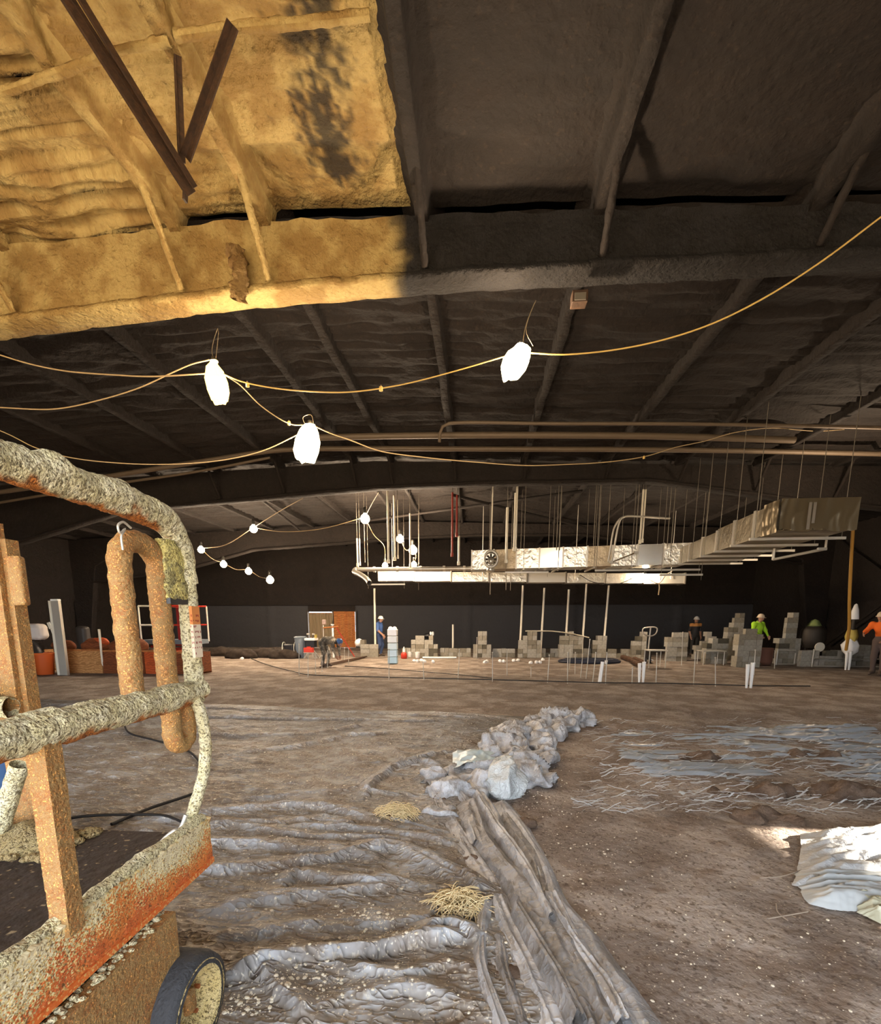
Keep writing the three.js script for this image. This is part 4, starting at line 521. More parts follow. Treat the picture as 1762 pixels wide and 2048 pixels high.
  for (const [x, y, l] of [[835, 1316, 'white bucket before the stepped block pile'], [820, 1314, 'small pale bucket beside the red jug'], [1212, 1328, 'white cup on the floor before the standing pipes']]) { t = thing('bucket', l, 'bucket', G(x, y)); const s = x === 835 ? 1 : x === 820 ? 0.85 : 0.5; part('pail', lathe([[0.001, 0], [0.09 * s, 0], [0.115 * s, 0.24 * s], [0.122 * s, 0.24 * s], [0.122 * s, 0.26 * s], [0.1 * s, 0.26 * s], [0.085 * s, 0.02]], 18), M.white, t); part('handle', new THREE.TorusGeometry(0.11 * s, 0.006, 6, 20, Math.PI).rotateX(0.5).translate(0, 0.2 * s, 0.02), M.galv, t); }
  single('white_floor_pipe', bar(V(G(845, 1317).x, 0.04, G(845, 1317).z), V(G(913, 1317).x, 0.04, G(913, 1317).z), 0.04), M.white, 'long white pipe lying on the floor before the low block row', 'pipe');
  const gp = Zp(863, 1269, 22.7); for (const [dx, l] of [[-0.04, 'white glove finger roll standing on the stepped pile'], [0.06, 'second white roll beside the dark bag on the pile']]) single('white_roll', lathe([[0.001, 0], [0.045, 0.01], [0.05, 0.12], [0.03, 0.17], [0.001, 0.175]], 12).translate(gp.x + dx, 0.95, gp.z - 0.05), M.white, l, 'roll');
  single('dark_bag', displace(new THREE.IcosahedronGeometry(0.15, 3).scale(1.3, 0.8, 0.8).translate(Zp(855, 1272, 22.7).x, 0.93, -22.8), (x, y, z) => 0.05 * (ridged(x * 8, y * 8, z * 8) - 0.5)), M.blackBag, 'dark crumpled bag on the stepped block pile', 'bag');
  // white cloth beside pile
  single('white_cloth', displace(new THREE.IcosahedronGeometry(0.16, 3).translate(Zp(718, 1285, 22.6).x, 0.62, -22.6), (x, y, z) => 0.08 * (ridged(x * 9, y * 9, z * 9) - 0.5)), M.white, 'crumpled white cloth hung at the block pile by the doorway', 'cloth');
  // long bent plank over the piles
  single('bent_plank', surface(30, 6, (u, v) => { const p = Zp(lerp(1091, 1245, u), 0, 22.9).x, y = up(1165, 1262, 22.9) - 0.35 * Math.pow(Math.max(0, u - 0.35), 1.6) * 1.6; const a = v * Math.PI * 2; return V(p, y + 0.03 * Math.sin(a), -22.7 + 0.09 * Math.cos(a)); }), M.pvc, 'long pale bent plank lying across the block piles', 'plank');
  // hose coil
  const hc = G(1178, 1325); single('hose_coil', [0, 1, 2, 3, 4].map((i) => new THREE.TorusGeometry(1.15 - i * 0.14, 0.05, 8, 50).rotateX(Math.PI / 2).scale(1, 1, 0.55).translate(hc.x + 0.05 * i, 0.05 + 0.05 * (i % 2), hc.z)), mat({ color: 0x1d2233, roughness: 0.5 }), 'flat coil of dark blue hose on the dirt floor', 'hose');
}
{ // pallet jack, tables, frames on the right
  let b = G(1296, 1326), t = thing('pallet_jack', 'grey pallet jack with a looped steering handle', 'pallet jack', b); part('handle_loop', tube([[-0.2, 1.35], [-0.28, 1.3], [-0.27, 1.15], [-0.1, 1.05], [0.1, 1.05], [0.22, 1.15], [0.24, 1.32], [0.18, 1.36], [0, 1.37], [-0.2, 1.35]].map(([x, y]) => V(x, y, 0)), 0.025, 60, 7), M.galv, t); part('stem', bar(V(0, 0.25, -0.1), V(0, 1.36, 0), 0.03), M.galv, t); part('pump', rbox(0.22, 0.35, 0.2, 0.03, 0, 0.3, -0.12), M.steelDark, t); for (const s of [-1, 1]) part('fork', uvBox(rbox(0.15, 0.06, 1.1, 0.02, s * 0.2, 0.09, -0.75)), M.galv, t); for (const s of [-1, 1]) part('wheel', new THREE.CylinderGeometry(0.09, 0.09, 0.05, 16).rotateZ(Math.PI / 2).translate(s * 0.08, 0.09, -0.05), M.rubber, t);
  const table = (x0, x1, ytop, ybot, label) => { const a = G(x0, ybot), c = G(x1, ybot), h = up(x0, ytop, -a.z), W = c.x - a.x, q = thing('folding_table', label, 'table', a); part('table_top', rbox(W, 0.04, 0.6, 0.01, W / 2, h, -0.2), M.galv, q); for (const s of [0.06, 0.94]) { part('leg', bar(V(W * s, 0, 0.05), V(W * s, h, 0.05), 0.016), M.galv, q); part('leg', bar(V(W * s, 0, -0.45), V(W * s, h, -0.45), 0.016), M.galv, q); } };
  table(1294, 1330, 1301, 1336, 'small metal table beside the pallet jack'); table(1402, 1446, 1302, 1330, 'folding metal table before the front block pile');
  const frame = (x0, x1, yt, ym, yb, label) => { const a = G(x0, yb), c = G(x1, yb), h = up(x0, yt, -a.z), m = up(x0, ym, -a.z), W = c.x - a.x, q = thing('pipe_frame', label, 'frame', a.add(V(0, 0, 0.1))); part('post', bar(V(0, 0, 0), V(0, h, 0), 0.03), M.galv, q); part('post', bar(V(W, 0, 0), V(W, h * 0.8, 0), 0.022), M.galv, q); part('rail', bar(V(0, m, 0), V(W, m, 0), 0.022), M.galv, q); part('bottom_rail', bar(V(0, 0.02, 0), V(W, 0.02, 0), 0.028), M.galv, q); };
  frame(1549, 1583, 1300, 1300, 1329, 'low pale pipe frame at the foot of the block tower'); frame(1620, 1750, 1298, 1317, 1333, 'long low pale pipe frame around the block pile');
  // pale sacks, brown drum, covered machine
  single('brown_drum', lathe([[0.001, 0], [0.27, 0], [0.31, 0.15], [0.31, 0.5], [0.33, 0.62], [0.3, 0.63], [0.001, 0.6]], 22).translate(G(1524, 1330).x, 0, G(1524, 1330).z), mat({ color: 0x6e4a3c, roughness: 0.8 }), 'brown drum beside the blocks before the lime vest', 'drum');
  single('cement_bag', displace(rbox(0.34, 0.75, 0.3, 0.06, G(1571, 1322).x, 0.38, G(1571, 1322).z + 0.45, 4), (x, y, z) => 0.05 * (fbm(x * 7, y * 7, z * 7) - 0.5)), mat({ color: 0xc9bcaa, roughness: 0.8 }), 'pale upright bag before the block tower', 'bag');
  let p = G(1640, 1330); t = thing('covered_mixer', 'dark mixer drum with a green cap above the low block pile', 'mixer', p.add(V(0, 0, -0.6))); part('drum', displace(lathe([[0.001, 0.55], [0.28, 0.62], [0.42, 0.9], [0.4, 1.25], [0.3, 1.4], [0.001, 1.42]], 26), (x, y, z) => 0.04 * (fbm(x * 8, y * 8, z * 8) - 0.5)), M.steelDark, t); part('cap', lathe([[0.001, 1.68], [0.12, 1.62], [0.2, 1.48], [0.24, 1.4], [0.001, 1.4]], 20), mat({ color: 0x7d8a52, roughness: 0.8 }), t); part('front_disc', new THREE.CylinderGeometry(0.17, 0.17, 0.04, 24).rotateX(Math.PI / 2).translate(0.02, 0.65, 0.42), M.pvc, t); for (const s of [-1, 1]) part('leg', bar(V(s * 0.35, 0, 0), V(s * 0.2, 0.7, 0), 0.03), M.steelDark, t);
  p = G(1694, 1338); t = thing('coned_post', 'post topped with a white cone beside the orange cord', 'post', p); part('post', bar(V(0, 0, 0), V(0, 1.65, 0), 0.07, 0.06), M.steelDark, t); part('cone', lathe([[0.001, 2.18], [0.05, 2.14], [0.1, 1.95], [0.13, 1.66], [0.001, 1.66]], 18), M.white, t); part('wrap', displace(lathe([[0.001, 0.95], [0.12, 0.9], [0.17, 1.1], [0.12, 1.3], [0.08, 1.32]], 16), (x, y, z) => 0.06 * (ridged(x * 12, y * 9, z * 12) - 0.5)), M.yellow, t); part('torn_plastic', displace(lathe([[0.02, 0.5], [0.16, 0.62], [0.2, 0.8], [0.1, 0.98]], 18), (x, y, z) => 0.16 * (ridged(x * 11, y * 7, z * 11) - 0.5)), M.white, t);
  single('brown_hose_pile', displace(tube([G(1245, 1318), G(1262, 1324), G(1280, 1334), G(1284, 1330), G(1268, 1322)].map((q, i) => q.setY(0.09)), 0.09, 40, 8), (x, y, z) => 0.06 * (fbm(x * 9, y * 9, z * 9) - 0.4)), M.clod, 'brown rolled sack before the pallet jack', 'sack');
  const scrap = (px, py, s, label, m = M.white) => single('white_scrap', displace(new THREE.IcosahedronGeometry(s, 2).translate(G(px, py).x, s * 0.5, G(px, py).z), (x, y, z) => s * 0.9 * (ridged(x * 9, y * 9, z * 9) - 0.5)), m, label, 'scrap', 'white scraps');
  [[828, 1323], [835, 1324], [843, 1323], [849, 1324], [866, 1325], [970, 1326], [974, 1325], [1000, 1324], [1008, 1324], [1027, 1323], [1036, 1322], [1061, 1327], [1072, 1326], [1080, 1326], [1086, 1321], [484, 1319], [540, 1305], [506, 1282], [428, 1292]].forEach(([x, y]) => scrap(x, y, 0.06, x < 600 ? 'white scrap in the dark debris by the left wall' : 'white scrap on the dirt before the block row'));
  [[430, 1313], [470, 1318], [515, 1316], [545, 1314], [560, 1318]].forEach(([x, y], i) => single('debris_mound', displace(new THREE.IcosahedronGeometry(0.42, 4).scale(1.5, 0.55, 0.8).translate(G(x, y).x, 0.08, G(x, y).z - 0.6), (a, b, c) => 0.28 * (ridged(a * 5, b * 6, c * 5, 4) - 0.55)), M.debris, 'low dark mound of debris along the left floor', 'debris', 'debris mounds'));
}
{ // left side: crates, bins, red cage lift
  const Zc = 14.6, x = (px) => Zp(px, 1320, Zc).x;
  const crate = (p0, p1, h, m, label) => { const W = x(p1) - x(p0), t = thing('plywood_crate', label, 'crate', V(x(p0), 0, -Zc)); part('front_panel', uvBox(box(W - 0.02, h, 0.03, W / 2, h / 2, 0)), m, t); part('back_panel', uvBox(box(W - 0.02, h, 0.03, W / 2, h / 2, -0.7)), m, t); part('side_panel', uvBox(box(0.03, h, 0.7, 0.015, h / 2, -0.35)), m, t); part('side_panel', uvBox(box(0.03, h, 0.7, W - 0.015, h / 2, -0.35)), m, t); part('top_rail', uvBox(box(W, 0.05, 0.07, W / 2, h, 0.01)), M.lumber, t); part('floor_panel', uvBox(box(W, 0.03, 0.7, W / 2, 0.03, -0.35)), m, t); };
  crate(128, 204, 0.72, M.ply, 'tan plywood crate behind the steel post'); crate(205, 288, 0.7, M.plyDark, 'brown plywood crate with a stick leaning on it'); crate(289, 345, 0.7, M.plyOrange, 'reddish plywood crate under the red lift'); crate(346, 398, 0.66, M.plyDark, 'brown plywood crate seen through the guard rail corner'); crate(44, 72, 0.7, M.ply, 'narrow tan crate beside the black bag');
  let t = thing('orange_bin', 'orange plastic bin beside the black bag', 'bin', V(x(110), 0, -Zc + 0.4)); part('shell', lathe([[0.001, 0], [0.22, 0], [0.27, 0.6], [0.3, 0.62], [0.3, 0.66], [0.25, 0.66], [0.2, 0.03]], 22), mat({ color: 0xc1561c, roughness: 0.6 }), t); part('rim', new THREE.TorusGeometry(0.29, 0.02, 8, 24).rotateX(Math.PI / 2).translate(0, 0.64, 0), mat({ color: 0xcf6a2a, roughness: 0.6 }), t);
  single('black_bag', displace(new THREE.IcosahedronGeometry(0.45, 4).scale(0.85, 1.1, 0.7).translate(x(78), 0.5, -Zc + 0.3), (a, b, c) => 0.1 * (ridged(a * 5, b * 5, c * 5) - 0.5)), M.blackBag, 'black plastic bag slumped beside the orange bin', 'bag');
  single('white_sack', displace(rbox(0.62, 0.5, 0.4, 0.16, x(80), 1.28, -Zc, 5), (a, b, c) => 0.1 * (fbm(a * 5, b * 5, c * 5) - 0.5)), mat({ color: 0xd9cfc6, roughness: 0.8 }), 'pale rounded sack on top of the black bag', 'sack');
  for (const [p, y, s, l, m] of [[114, 0.88, 0.26, 'tan sack on the crate beside the pale sack', M.plyDark], [175, 0.88, 0.32, 'low tan sack on the crate', M.plyDark], [188, 1.0, 0.2, 'small orange sack on the crate', M.plyOrange], [245, 0.86, 0.42, 'wide tan sack on the brown crate', M.plyDark]]) single('filled_sack', displace(new THREE.IcosahedronGeometry(s, 4).scale(1.5, 0.75, 0.8).translate(x(p), y - 0.05, -Zc - 0.35), (a, b, c) => 0.1 * (fbm(a * 6, b * 6, c * 6) - 0.5)), m, l, 'sack');
  t = thing('steel_post', 'tall square steel post standing before the crates', 'post', G(130, 1350)); part('tube', uvBox(box(0.24, 2.2, 0.1, 0, 1.1, 0)), M.galv, t); part('side_face', uvBox(box(0.1, 2.2, 0.16, -0.16, 1.1, -0.04)), M.pvc, t); part('cap', rbox(0.24, 0.06, 0.14, 0.02, 0, 2.22, 0), M.white, t);
  single('leaning_stick', bar(G(207, 1346), Zp(198, 1259, 14.3), 0.025, 0.035), M.pvc, 'thin pale stick leaning on the brown crate', 'stick');
  single('putty_scraper', [bar(Zp(118, 1300, Zc + 0.3), Zp(102, 1258, Zc), 0.02), uvBox(rbox(0.1, 0.2, 0.03, 0.01).rotateZ(0.3).translate(...Zp(99, 1251, Zc).toArray()))], M.pvc, 'pale scraper sticking up behind the sacks', 'tool');
  single('dark_fan_case', displace(rbox(0.34, 0.75, 0.3, 0.1, x(158), 1.07, -Zc - 0.3, 4), (a, b, c) => 0.04 * (fbm(a * 7, b * 7, c * 7) - 0.5)), mat({ color: 0x2b2724, roughness: 0.6 }), 'dark upright case on the crate behind the steel post', 'case');
  // distant red lift
  const zl = 17.5, q = (px) => Zp(px, 1290, zl).x, y0 = up(300, 1284, zl), y1 = up(300, 1212, zl), ym = up(300, 1250, zl), a = q(284), b = q(394); t = thing('red_scissor_lift', 'distant red scissor lift with a pale tubular guard cage', 'lift', V(a, 0, -zl)); const W = b - a, D = 0.85;
  part('platform', rbox(W, 0.16, D, 0.02, W / 2, y0, -D / 2), M.greyBin, t); for (const [px, pz] of [[0, 0], [W * 0.36, 0], [W, 0], [0, -D], [W, -D]]) part('post', bar(V(px, y0, pz), V(px, y1, pz), 0.03), M.pvc, t); for (const yy of [y1, ym]) { part('rail', bar(V(0, yy, 0), V(W * 0.36, yy, 0), 0.03), M.pvc, t); part('rail', bar(V(W * 0.36, yy, 0), V(W, yy, 0), 0.03), M.red, t); part('rail', bar(V(0, yy, -D), V(W, yy, -D), 0.03), M.red, t); }
  part('control_panel', rbox(W * 0.32, y1 - y0 - 0.1, 0.06, 0.02, W * 0.82, (y0 + y1) / 2, -0.06), M.redDark, t); part('warning_plate', rbox(W * 0.14, y1 - y0 - 0.2, 0.02, 0.01, W * 0.92, (y0 + y1) / 2 + 0.05, 0), mat({ color: 0xe39a4e, roughness: 0.6 }), t); for (let i = 0; i < 3; i++) part('cage_bar', bar(V(W * (0.08 + i * 0.1), y0, -D * 0.9), V(W * (0.08 + i * 0.1), y1, -D * 0.9), 0.02), M.red, t);
  for (let i = 0; i < 3; i++) { const h0 = 0.3 + i * (y0 - 0.3) / 3, h1 = 0.3 + (i + 1) * (y0 - 0.3) / 3; part('scissor_arm', beamBox(V(W * 0.1, h0, -0.2), V(W * 0.9, h1, -0.2), 0.05, 0.08), M.redDark, t); part('scissor_arm', beamBox(V(W * 0.9, h0, -0.3), V(W * 0.1, h1, -0.3), 0.05, 0.08), M.redDark, t); } part('chassis', rbox(W, 0.3, D, 0.04, W / 2, 0.28, -D / 2), M.redDark, t); for (const px of [0.15, 0.85]) for (const pz of [0.02, -D]) part('wheel', new THREE.CylinderGeometry(0.17, 0.17, 0.1, 18).rotateX(Math.PI / 2).translate(W * px, 0.17, pz), M.rubber, t);
}
// ---------------------------------------------------------------- the foam-spattered scissor lift beside the camera
{
  const XS = -1.14, XL = -2.03, ZE = -1.94, ZN = 0.7, t = thing('scissor_lift', 'orange scissor lift platform crusted with pale spray foam, guard rails up', 'lift', V(0, 0, 0));
  const orangeC = (n) => [0.62 + 0.2 * n, 0.22 + 0.1 * n, 0.07];
  const coatPaint = (bare) => (x, y, z, nx, ny, nz) => { const n = fbm(x * 16, y * 16, z * 16, 3), k = sstep(ny + (n - 0.5) * 1.4, bare - 0.12, bare + 0.12), o = orangeC(n), w = 0.85 + 0.3 * noise(x * 40, y * 40, z * 40); return [lerp(o[0], w, k), lerp(o[1], w, k), lerp(o[2], w, k)]; };
  const coated = (pts, r, n, bare, amp = 1, k = 22) => paintBy(displace(new THREE.TubeGeometry(new THREE.CatmullRomCurve3(pts, false, 'centripetal'), n, r, k, false), (x, y, z, nx, ny) => amp * (0.012 * (fbm(x * 45, y * 45, z * 45, 3) - 0.4) + Math.max(0, ny + 0.3) * (0.012 + 0.035 * Math.pow(fbm(x * 9, y * 9, z * 9, 3), 2)))), coatPaint(bare));
  const cap = (g) => g;
  // top rail turning down at the far corner
  part('top_rail', coated([V(XS, 2.0, ZN), V(XS, 2.0, -0.6), V(XS, 2.0, -1.72), V(XS, 1.975, -1.85), V(XS, 1.9, -1.92), V(XS, 1.78, ZE)], 0.036, 360, -0.72), M.coat, t, 'foam crusted top rail with orange underside');
  const pl0 = Zp(395, 1200, -ZE).y;
  part('corner_post', coated([V(XS, 1.8, ZE), V(XS, 1.5, ZE), V(XS, 1.31, ZE)], 0.03, 60, -2, 0.8, 16), M.coat, t);
  part('mid_rail', coated([V(XS, 1.335, ZE - 0.02), V(XS, 1.335, -1.2), V(XS, 1.335, -0.4), V(XS, 1.335, ZN)], 0.034, 320, -0.75, 1.2), M.coat, t, 'thickly foam crusted mid rail');
  // hairpin grab loop on the side
  const zA = Xp(266, 1230, XS).z, zB = Xp(340, 1250, XS).z, yT = 1.9;
  const flat = (g, c) => { const p = g.attributes.position; return g; };
  const loopA = displace(rbox(0.062, 0.56, 0.062, 0.018, XS - 0.03, 1.57, zA, 4), (x, y, z) => 0.006 * (fbm(x * 40, y * 40, z * 40) - 0.5));
  const lp = (zc, y0, y1) => { const L = y1 - y0, g = new THREE.BoxGeometry(0.066, L, 0.066, 6, Math.ceil(L / 0.012), 6).translate(XS - 0.02, (y0 + y1) / 2, zc); return displace(g, (x, y, z, nx, ny, nz) => 0.012 * (fbm(x * 50, y * 50, z * 50, 3) - 0.45)); };
  const sprayPaint = (x, y, z, nx, ny, nz) => { const n = fbm(x * 30, y * 30, z * 30, 3), f = fbm(x * 5, y * 5, z * 5, 3), k = sstep(n + (f - 0.5) * 0.8 - (nz > 0.5 ? 0.04 : -0.1), 0.44, 0.56), o = [0.86, 0.44, 0.14], w = [0.95, 0.84, 0.5]; return [lerp(o[0], w[0], k), lerp(o[1], w[1], k), lerp(o[2], w[2], k)]; };
  { const r = (zA - zB) / 2, pts = []; for (let y = 1.33; y < 1.82; y += 0.06) pts.push(V(XS - 0.03, y, zA)); for (let i = 0; i <= 8; i++) { const a = i / 8 * Math.PI; pts.push(V(XS - 0.03, 1.83 + r * 0.75 * Math.sin(a), (zA + zB) / 2 + r * Math.cos(a))); } for (let y = 1.8; y > 1.22; y -= 0.06) pts.push(V(XS - 0.03, y, zB)); for (let i = 0; i <= 6; i++) { const a = i / 6 * Math.PI; pts.push(V(XS - 0.03, 1.2 - 0.05 * Math.sin(a), zB - 0.05 + 0.05 * Math.cos(a))); } pts.push(V(XS - 0.03, 1.3, zB - 0.1));
    part('grab_loop', displace(new THREE.TubeGeometry(new THREE.CatmullRomCurve3(pts, false, 'centripetal'), 260, 0.036, 16), (x, y, z) => 0.01 * (fbm(x * 50, y * 50, z * 50, 3) - 0.4)), M.spray, t, 'yellow orange hairpin loop with foam specks'); }
  // plate between loop and corner
  const plH = Zp(380, 1092, -ZE).y - pl0, plate = new THREE.BoxGeometry(0.03, plH, zB - ZE + 0.02, 4, 30, 16).translate(XS, pl0 + plH / 2, (zB + ZE) / 2);
  part('corner_plate', paintBy(displace(plate, (x, y, z) => 0.012 * fbm(x * 40, y * 40, z * 40, 3)), (x, y, z) => { const n = fbm(x * 24, y * 24, z * 24, 3); return n > 0.56 ? [0.5, 0.48, 0.32] : [0.95, 0.9, 0.5]; }), M.coat, t, 'yellowish foam coated plate at the rail corner');
  part('plate_edge', box(0.04, 0.022, zB - ZE + 0.03, XS, pl0 - 0.008, (zB + ZE) / 2), M.blackBag, t, 'black strip under the plate');
  const dc = document.createElement('canvas'); dc.width = 128; dc.height = 256; const cx = dc.getContext('2d'); cx.fillStyle = '#d98a4a'; cx.fillRect(0, 0, 128, 256); cx.fillStyle = '#e9d9c0'; cx.fillRect(0, 90, 128, 166); cx.fillStyle = '#8e1c14'; for (let j = 0; j < 9; j++) for (let i = 0; i < 7; i++) if (hash(i, j, 5) > 0.35) cx.fillRect(8 + i * 17, 14 + j * 27, 12, 4 + 8 * hash(i, j, 9)); const dt = new THREE.CanvasTexture(dc); dt.colorSpace = THREE.SRGBColorSpace;
  { const g = box(0.012, 0.2, 0.055, XS + 0.036, pl0 - 0.125, ZE + 0.02); part('safety_decal', g, mat({ map: dt, roughness: 0.6 }), t, 'worn orange and cream safety decal'); }
  // curved lower corner tube
  part('corner_tube', coated([[388, 1400], [401, 1430], [411, 1490], [408, 1550], [392, 1610], [374, 1665]].map(([x, y]) => Zp(x, y, 1.9)), 0.019, 90, -0.9, 0.6, 16), M.coat, t);
  // front post on the near side
  const zP = Xp(112, 1700, XS).z, post = new THREE.BoxGeometry(0.055, 0.56, 0.055, 4, 60, 4).translate(XS + 0.005, 1.05, zP);
  part('side_post', displace(post, (x, y, z) => 0.006 * (fbm(x * 50, y * 50, z * 50, 3) - 0.4), 0.6), M.spray, t, 'orange post with foam specks');
  // toe board with worn paint
  const toeMap = texture(2048, (u, v) => { const n = pfbm(u, v * 0.068, 620, 501, 2), m = pfbm(u, v * 0.068, 20, 511, 4), r = pfbm(u, v * 0.068, 40, 521, 3), near = sstep(u, 0.45, 0.7); let c = mixc([210, 120, 54], [190, 78, 42], sstep(r, 0.4, 0.6) * (0.4 + 0.6 * near)); const cov = (v - 0.34) * 0.6 + (m - 0.5) * 0.8 - near * 0.12; c = mixc(c, [216, 196, 132], 0.95 * sstep(n + cov, 0.5, 0.58)); c = mixc(c, [232, 222, 190], 0.8 * sstep(n + cov, 0.72, 0.8)); return mixc(c, [88, 66, 38], 0.7 * sstep(pfbm(u, v * 0.068, 620, 531, 1), 0.74, 0.86)); }, true, 256);
  const toe = new THREE.BoxGeometry(0.035, 0.18, ZN - ZE, 3, 14, 260).translate(XS, 0.71, (ZN + ZE) / 2); let tg = displace(toe, (x, y, z, nx, ny) => 0.008 * (fbm(x * 40, y * 40, z * 40, 3) - 0.4) + (ny > 0.4 ? 0.02 * fbm(z * 30, 2) : 0), 0.7);
  { const p = tg.attributes.position, u = tg.attributes.uv; for (let i = 0; i < p.count; i++) u.setXY(i, (p.getZ(i) - ZE) / (ZN - ZE), clamp((p.getY(i) - 0.62) / 0.18, 0.02, 0.98)); }
  part('toe_board', tg, mat({ map: toeMap, bumpMap: rep(bumpFine, 8, 1), bumpScale: 0.006, roughness: 0.7 }), t, 'orange toe board with foam overspray and scuffed red paint');
  part('toe_lip', uvBox(box(0.07, 0.022, ZN - ZE, XS - 0.01, 0.615, (ZN + ZE) / 2)), M.orange, t);
  part('toe_foam', coated([V(XS - 0.005, 0.8, ZE + 0.02), V(XS - 0.005, 0.8, -1), V(XS - 0.005, 0.8, ZN)], 0.012, 300, -2, 0.8, 10), M.coat, t, 'foam crumbs along the toe board edge');
  part('platform_deck', uvBox(box(XS - XL, 0.06, ZN - ZE, (XS + XL) / 2, 0.7, (ZN + ZE) / 2)), M.deckDark, t, 'dark dirty platform deck');
  part('left_toe_board', uvBox(box(0.035, 0.18, ZN - ZE, XL, 0.71, (ZN + ZE) / 2)), M.orange, t);
  // far left corner post and rails
  const lp0 = Zp(18, 1350, -ZE), lyT = Zp(10, 1046, -ZE).y;
  part('corner_post', displace(new THREE.BoxGeometry(0.1, lyT - 0.7, 0.05, 5, 90, 4).translate(lp0.x - 0.005, (lyT + 0.7) / 2, ZE), (x, y, z) => 0.008 * (fbm(x * 45, y * 45, z * 45, 3) - 0.4), 0.6), M.spray, t);
  part('corner_post', uvBox(box(0.03, lyT - 0.76, 0.06, lp0.x + 0.055, (lyT + 0.64) / 2, ZE - 0.03)), M.spray, t);
  const bp = Zp(37, 1162, -ZE); part('latch_plate', displace(rbox(0.055, 0.19, 0.03, 0.01, bp.x, bp.y, ZE, 4), (x, y, z) => 0.006 * fbm(x * 40, y * 40, z * 40)), M.spray, t);
  const mr = Zp(20, 1415, -ZE).y; part('end_mid_rail', coated([V(lp0.x + 0.05, mr, ZE + 0.06), V(lp0.x - 0.3, mr, ZE + 0.06), V(XL - 0.5, mr, ZE + 0.06)], 0.034, 50, -0.6), M.coat, t);
  part('left_top_rail', coated([V(XL, 2.0, ZE), V(XL, 2.0, ZN)], 0.036, 100, -0.3, 1, 12), M.coat, t); part('left_mid_rail', coated([V(XL, 1.335, ZE), V(XL, 1.335, ZN)], 0.034, 100, -0.6, 1, 12), M.coat, t);
  part('diagonal_tube', coated([[42, 1530], [20, 1600], [-4, 1690]].map(([x, y]) => Zp(x, y, 1.75)), 0.028, 50, -2, 0.8, 14), M.coat, t, 'foam speckled diagonal tube');
  part('wire_twist', tube([[262, 1056], [246, 1044], [236, 1052], [240, 1066], [250, 1058], [243, 1072], [246, 1100]].map(([x, y]) => Xp(x, y, XS + 0.012)), 0.004, 50, 5), M.galv, t, 'twisted wire tied round the loop top');
  // chassis
  const XC = -1.075, cz = Xp(352, 1830, XC).z, cy = Xp(352, 1822, XC).y;
  const cg = displace(new THREE.BoxGeometry(0.05, cy - 0.1, ZN - cz, 2, 20, 120).translate(XC - 0.025, (cy + 0.1) / 2, (ZN + cz) / 2), (x, y, z) => 0.004 * (fbm(x * 30, y * 30, z * 30) - 0.5), 0.6);
  part('chassis_panel', cg, M.spray, t, 'orange chassis panel speckled with foam');
  part('chassis_body', uvBox(box(0.86, cy - 0.12, ZN - cz - 0.02, XC - 0.48, (cy + 0.08) / 2, (ZN + cz) / 2 + 0.01)), M.steelDark, t);
  const crumb = (n, x0, x1, z0, z1, y, s0, s1) => { const a = []; for (let i = 0; i < n; i++) { const s = rr(s0, s1); a.push(new THREE.IcosahedronGeometry(s, 0).scale(1, 0.7, 1).rotateY(rnd() * 6).translate(rr(x0, x1), y + s * 0.3, rr(z0, z1))); } return a.map((g) => { g.deleteAttribute('uv'); return uvBox(g); }); };
  const cr = part('foam_crumbs', crumb(420, XC - 0.1, XC - 0.005, cz, 0.1, cy, 0.004, 0.014).map((g) => paint(g, [1, 1, 1])), M.coat, t); cr.userData.kind = 'stuff';
  const heap = crumb(160, XL + 0.1, XL + 0.42, ZE + 0.02, ZE + 0.3, 0.73, 0.01, 0.03).map((g) => paint(g, [0.55, 0.45, 0.32])); const hp = part('deck_debris', [...heap, paint(displace(new THREE.IcosahedronGeometry(0.16, 4).scale(1.1, 0.55, 0.8).translate(XL + 0.22, 0.72, ZE + 0.15), (x, y, z) => 0.07 * (fbm(x * 18, y * 18, z * 18) - 0.4)), [0.5, 0.42, 0.3])], M.coat, t, 'brown heap of foam debris on the deck'); hp.userData.kind = 'stuff';
  part('knotted_strap', tube([[295, 1700], [318, 1688], [335, 1672], [352, 1660], [345, 1676], [325, 1690], [310, 1702], [340, 1680], [362, 1655], [372, 1630]].map(([x, y], i) => Zp(x, y, 1.72 + i * 0.015)), 0.009, 80, 6), M.galv, t, 'knotted grey strap on the deck edge');
  // wheel
  const wc = Xp(400, 1930, -0.99), R = 0.195; const w = new THREE.Group(); w.name = 'wheel'; t.add(w); w.position.set(-0.99, R + 0.02, wc.z);
  part('tyre', displace(lathe([[R - 0.05, -0.085], [R - 0.012, -0.08], [R, -0.05], [R, 0.05], [R - 0.012, 0.08], [R - 0.05, 0.085]], 48).rotateZ(-Math.PI / 2).translate(-0.09, 0, 0), (x, y, z) => 0.006 * (fbm(x * 30, y * 30, z * 30) - 0.5)), M.rubber, w, 'black tyre with foam specks');
  part('rim', paint(displace(lathe([[0.001, 0.035], [0.05, 0.03], [0.06, 0.01], [0.1, 0.005], [R - 0.065, 0.03], [R - 0.05, 0.075], [R - 0.03, 0.085], [R - 0.03, 0.07]], 40).rotateZ(-Math.PI / 2).translate(-0.09, 0, 0), (x, y, z) => 0.006 * (fbm(x * 25, y * 25, z * 25) - 0.5)), [1.0, 0.86, 0.62]), M.coat, w, 'cream foam coated wheel rim');
  for (let i = 0; i < 5; i++) part('lug_nut', new THREE.CylinderGeometry(0.009, 0.009, 0.02, 6).rotateZ(Math.PI / 2).translate(-0.065, 0.075 * Math.cos(i * 1.257), 0.075 * Math.sin(i * 1.257)), M.orange, w);
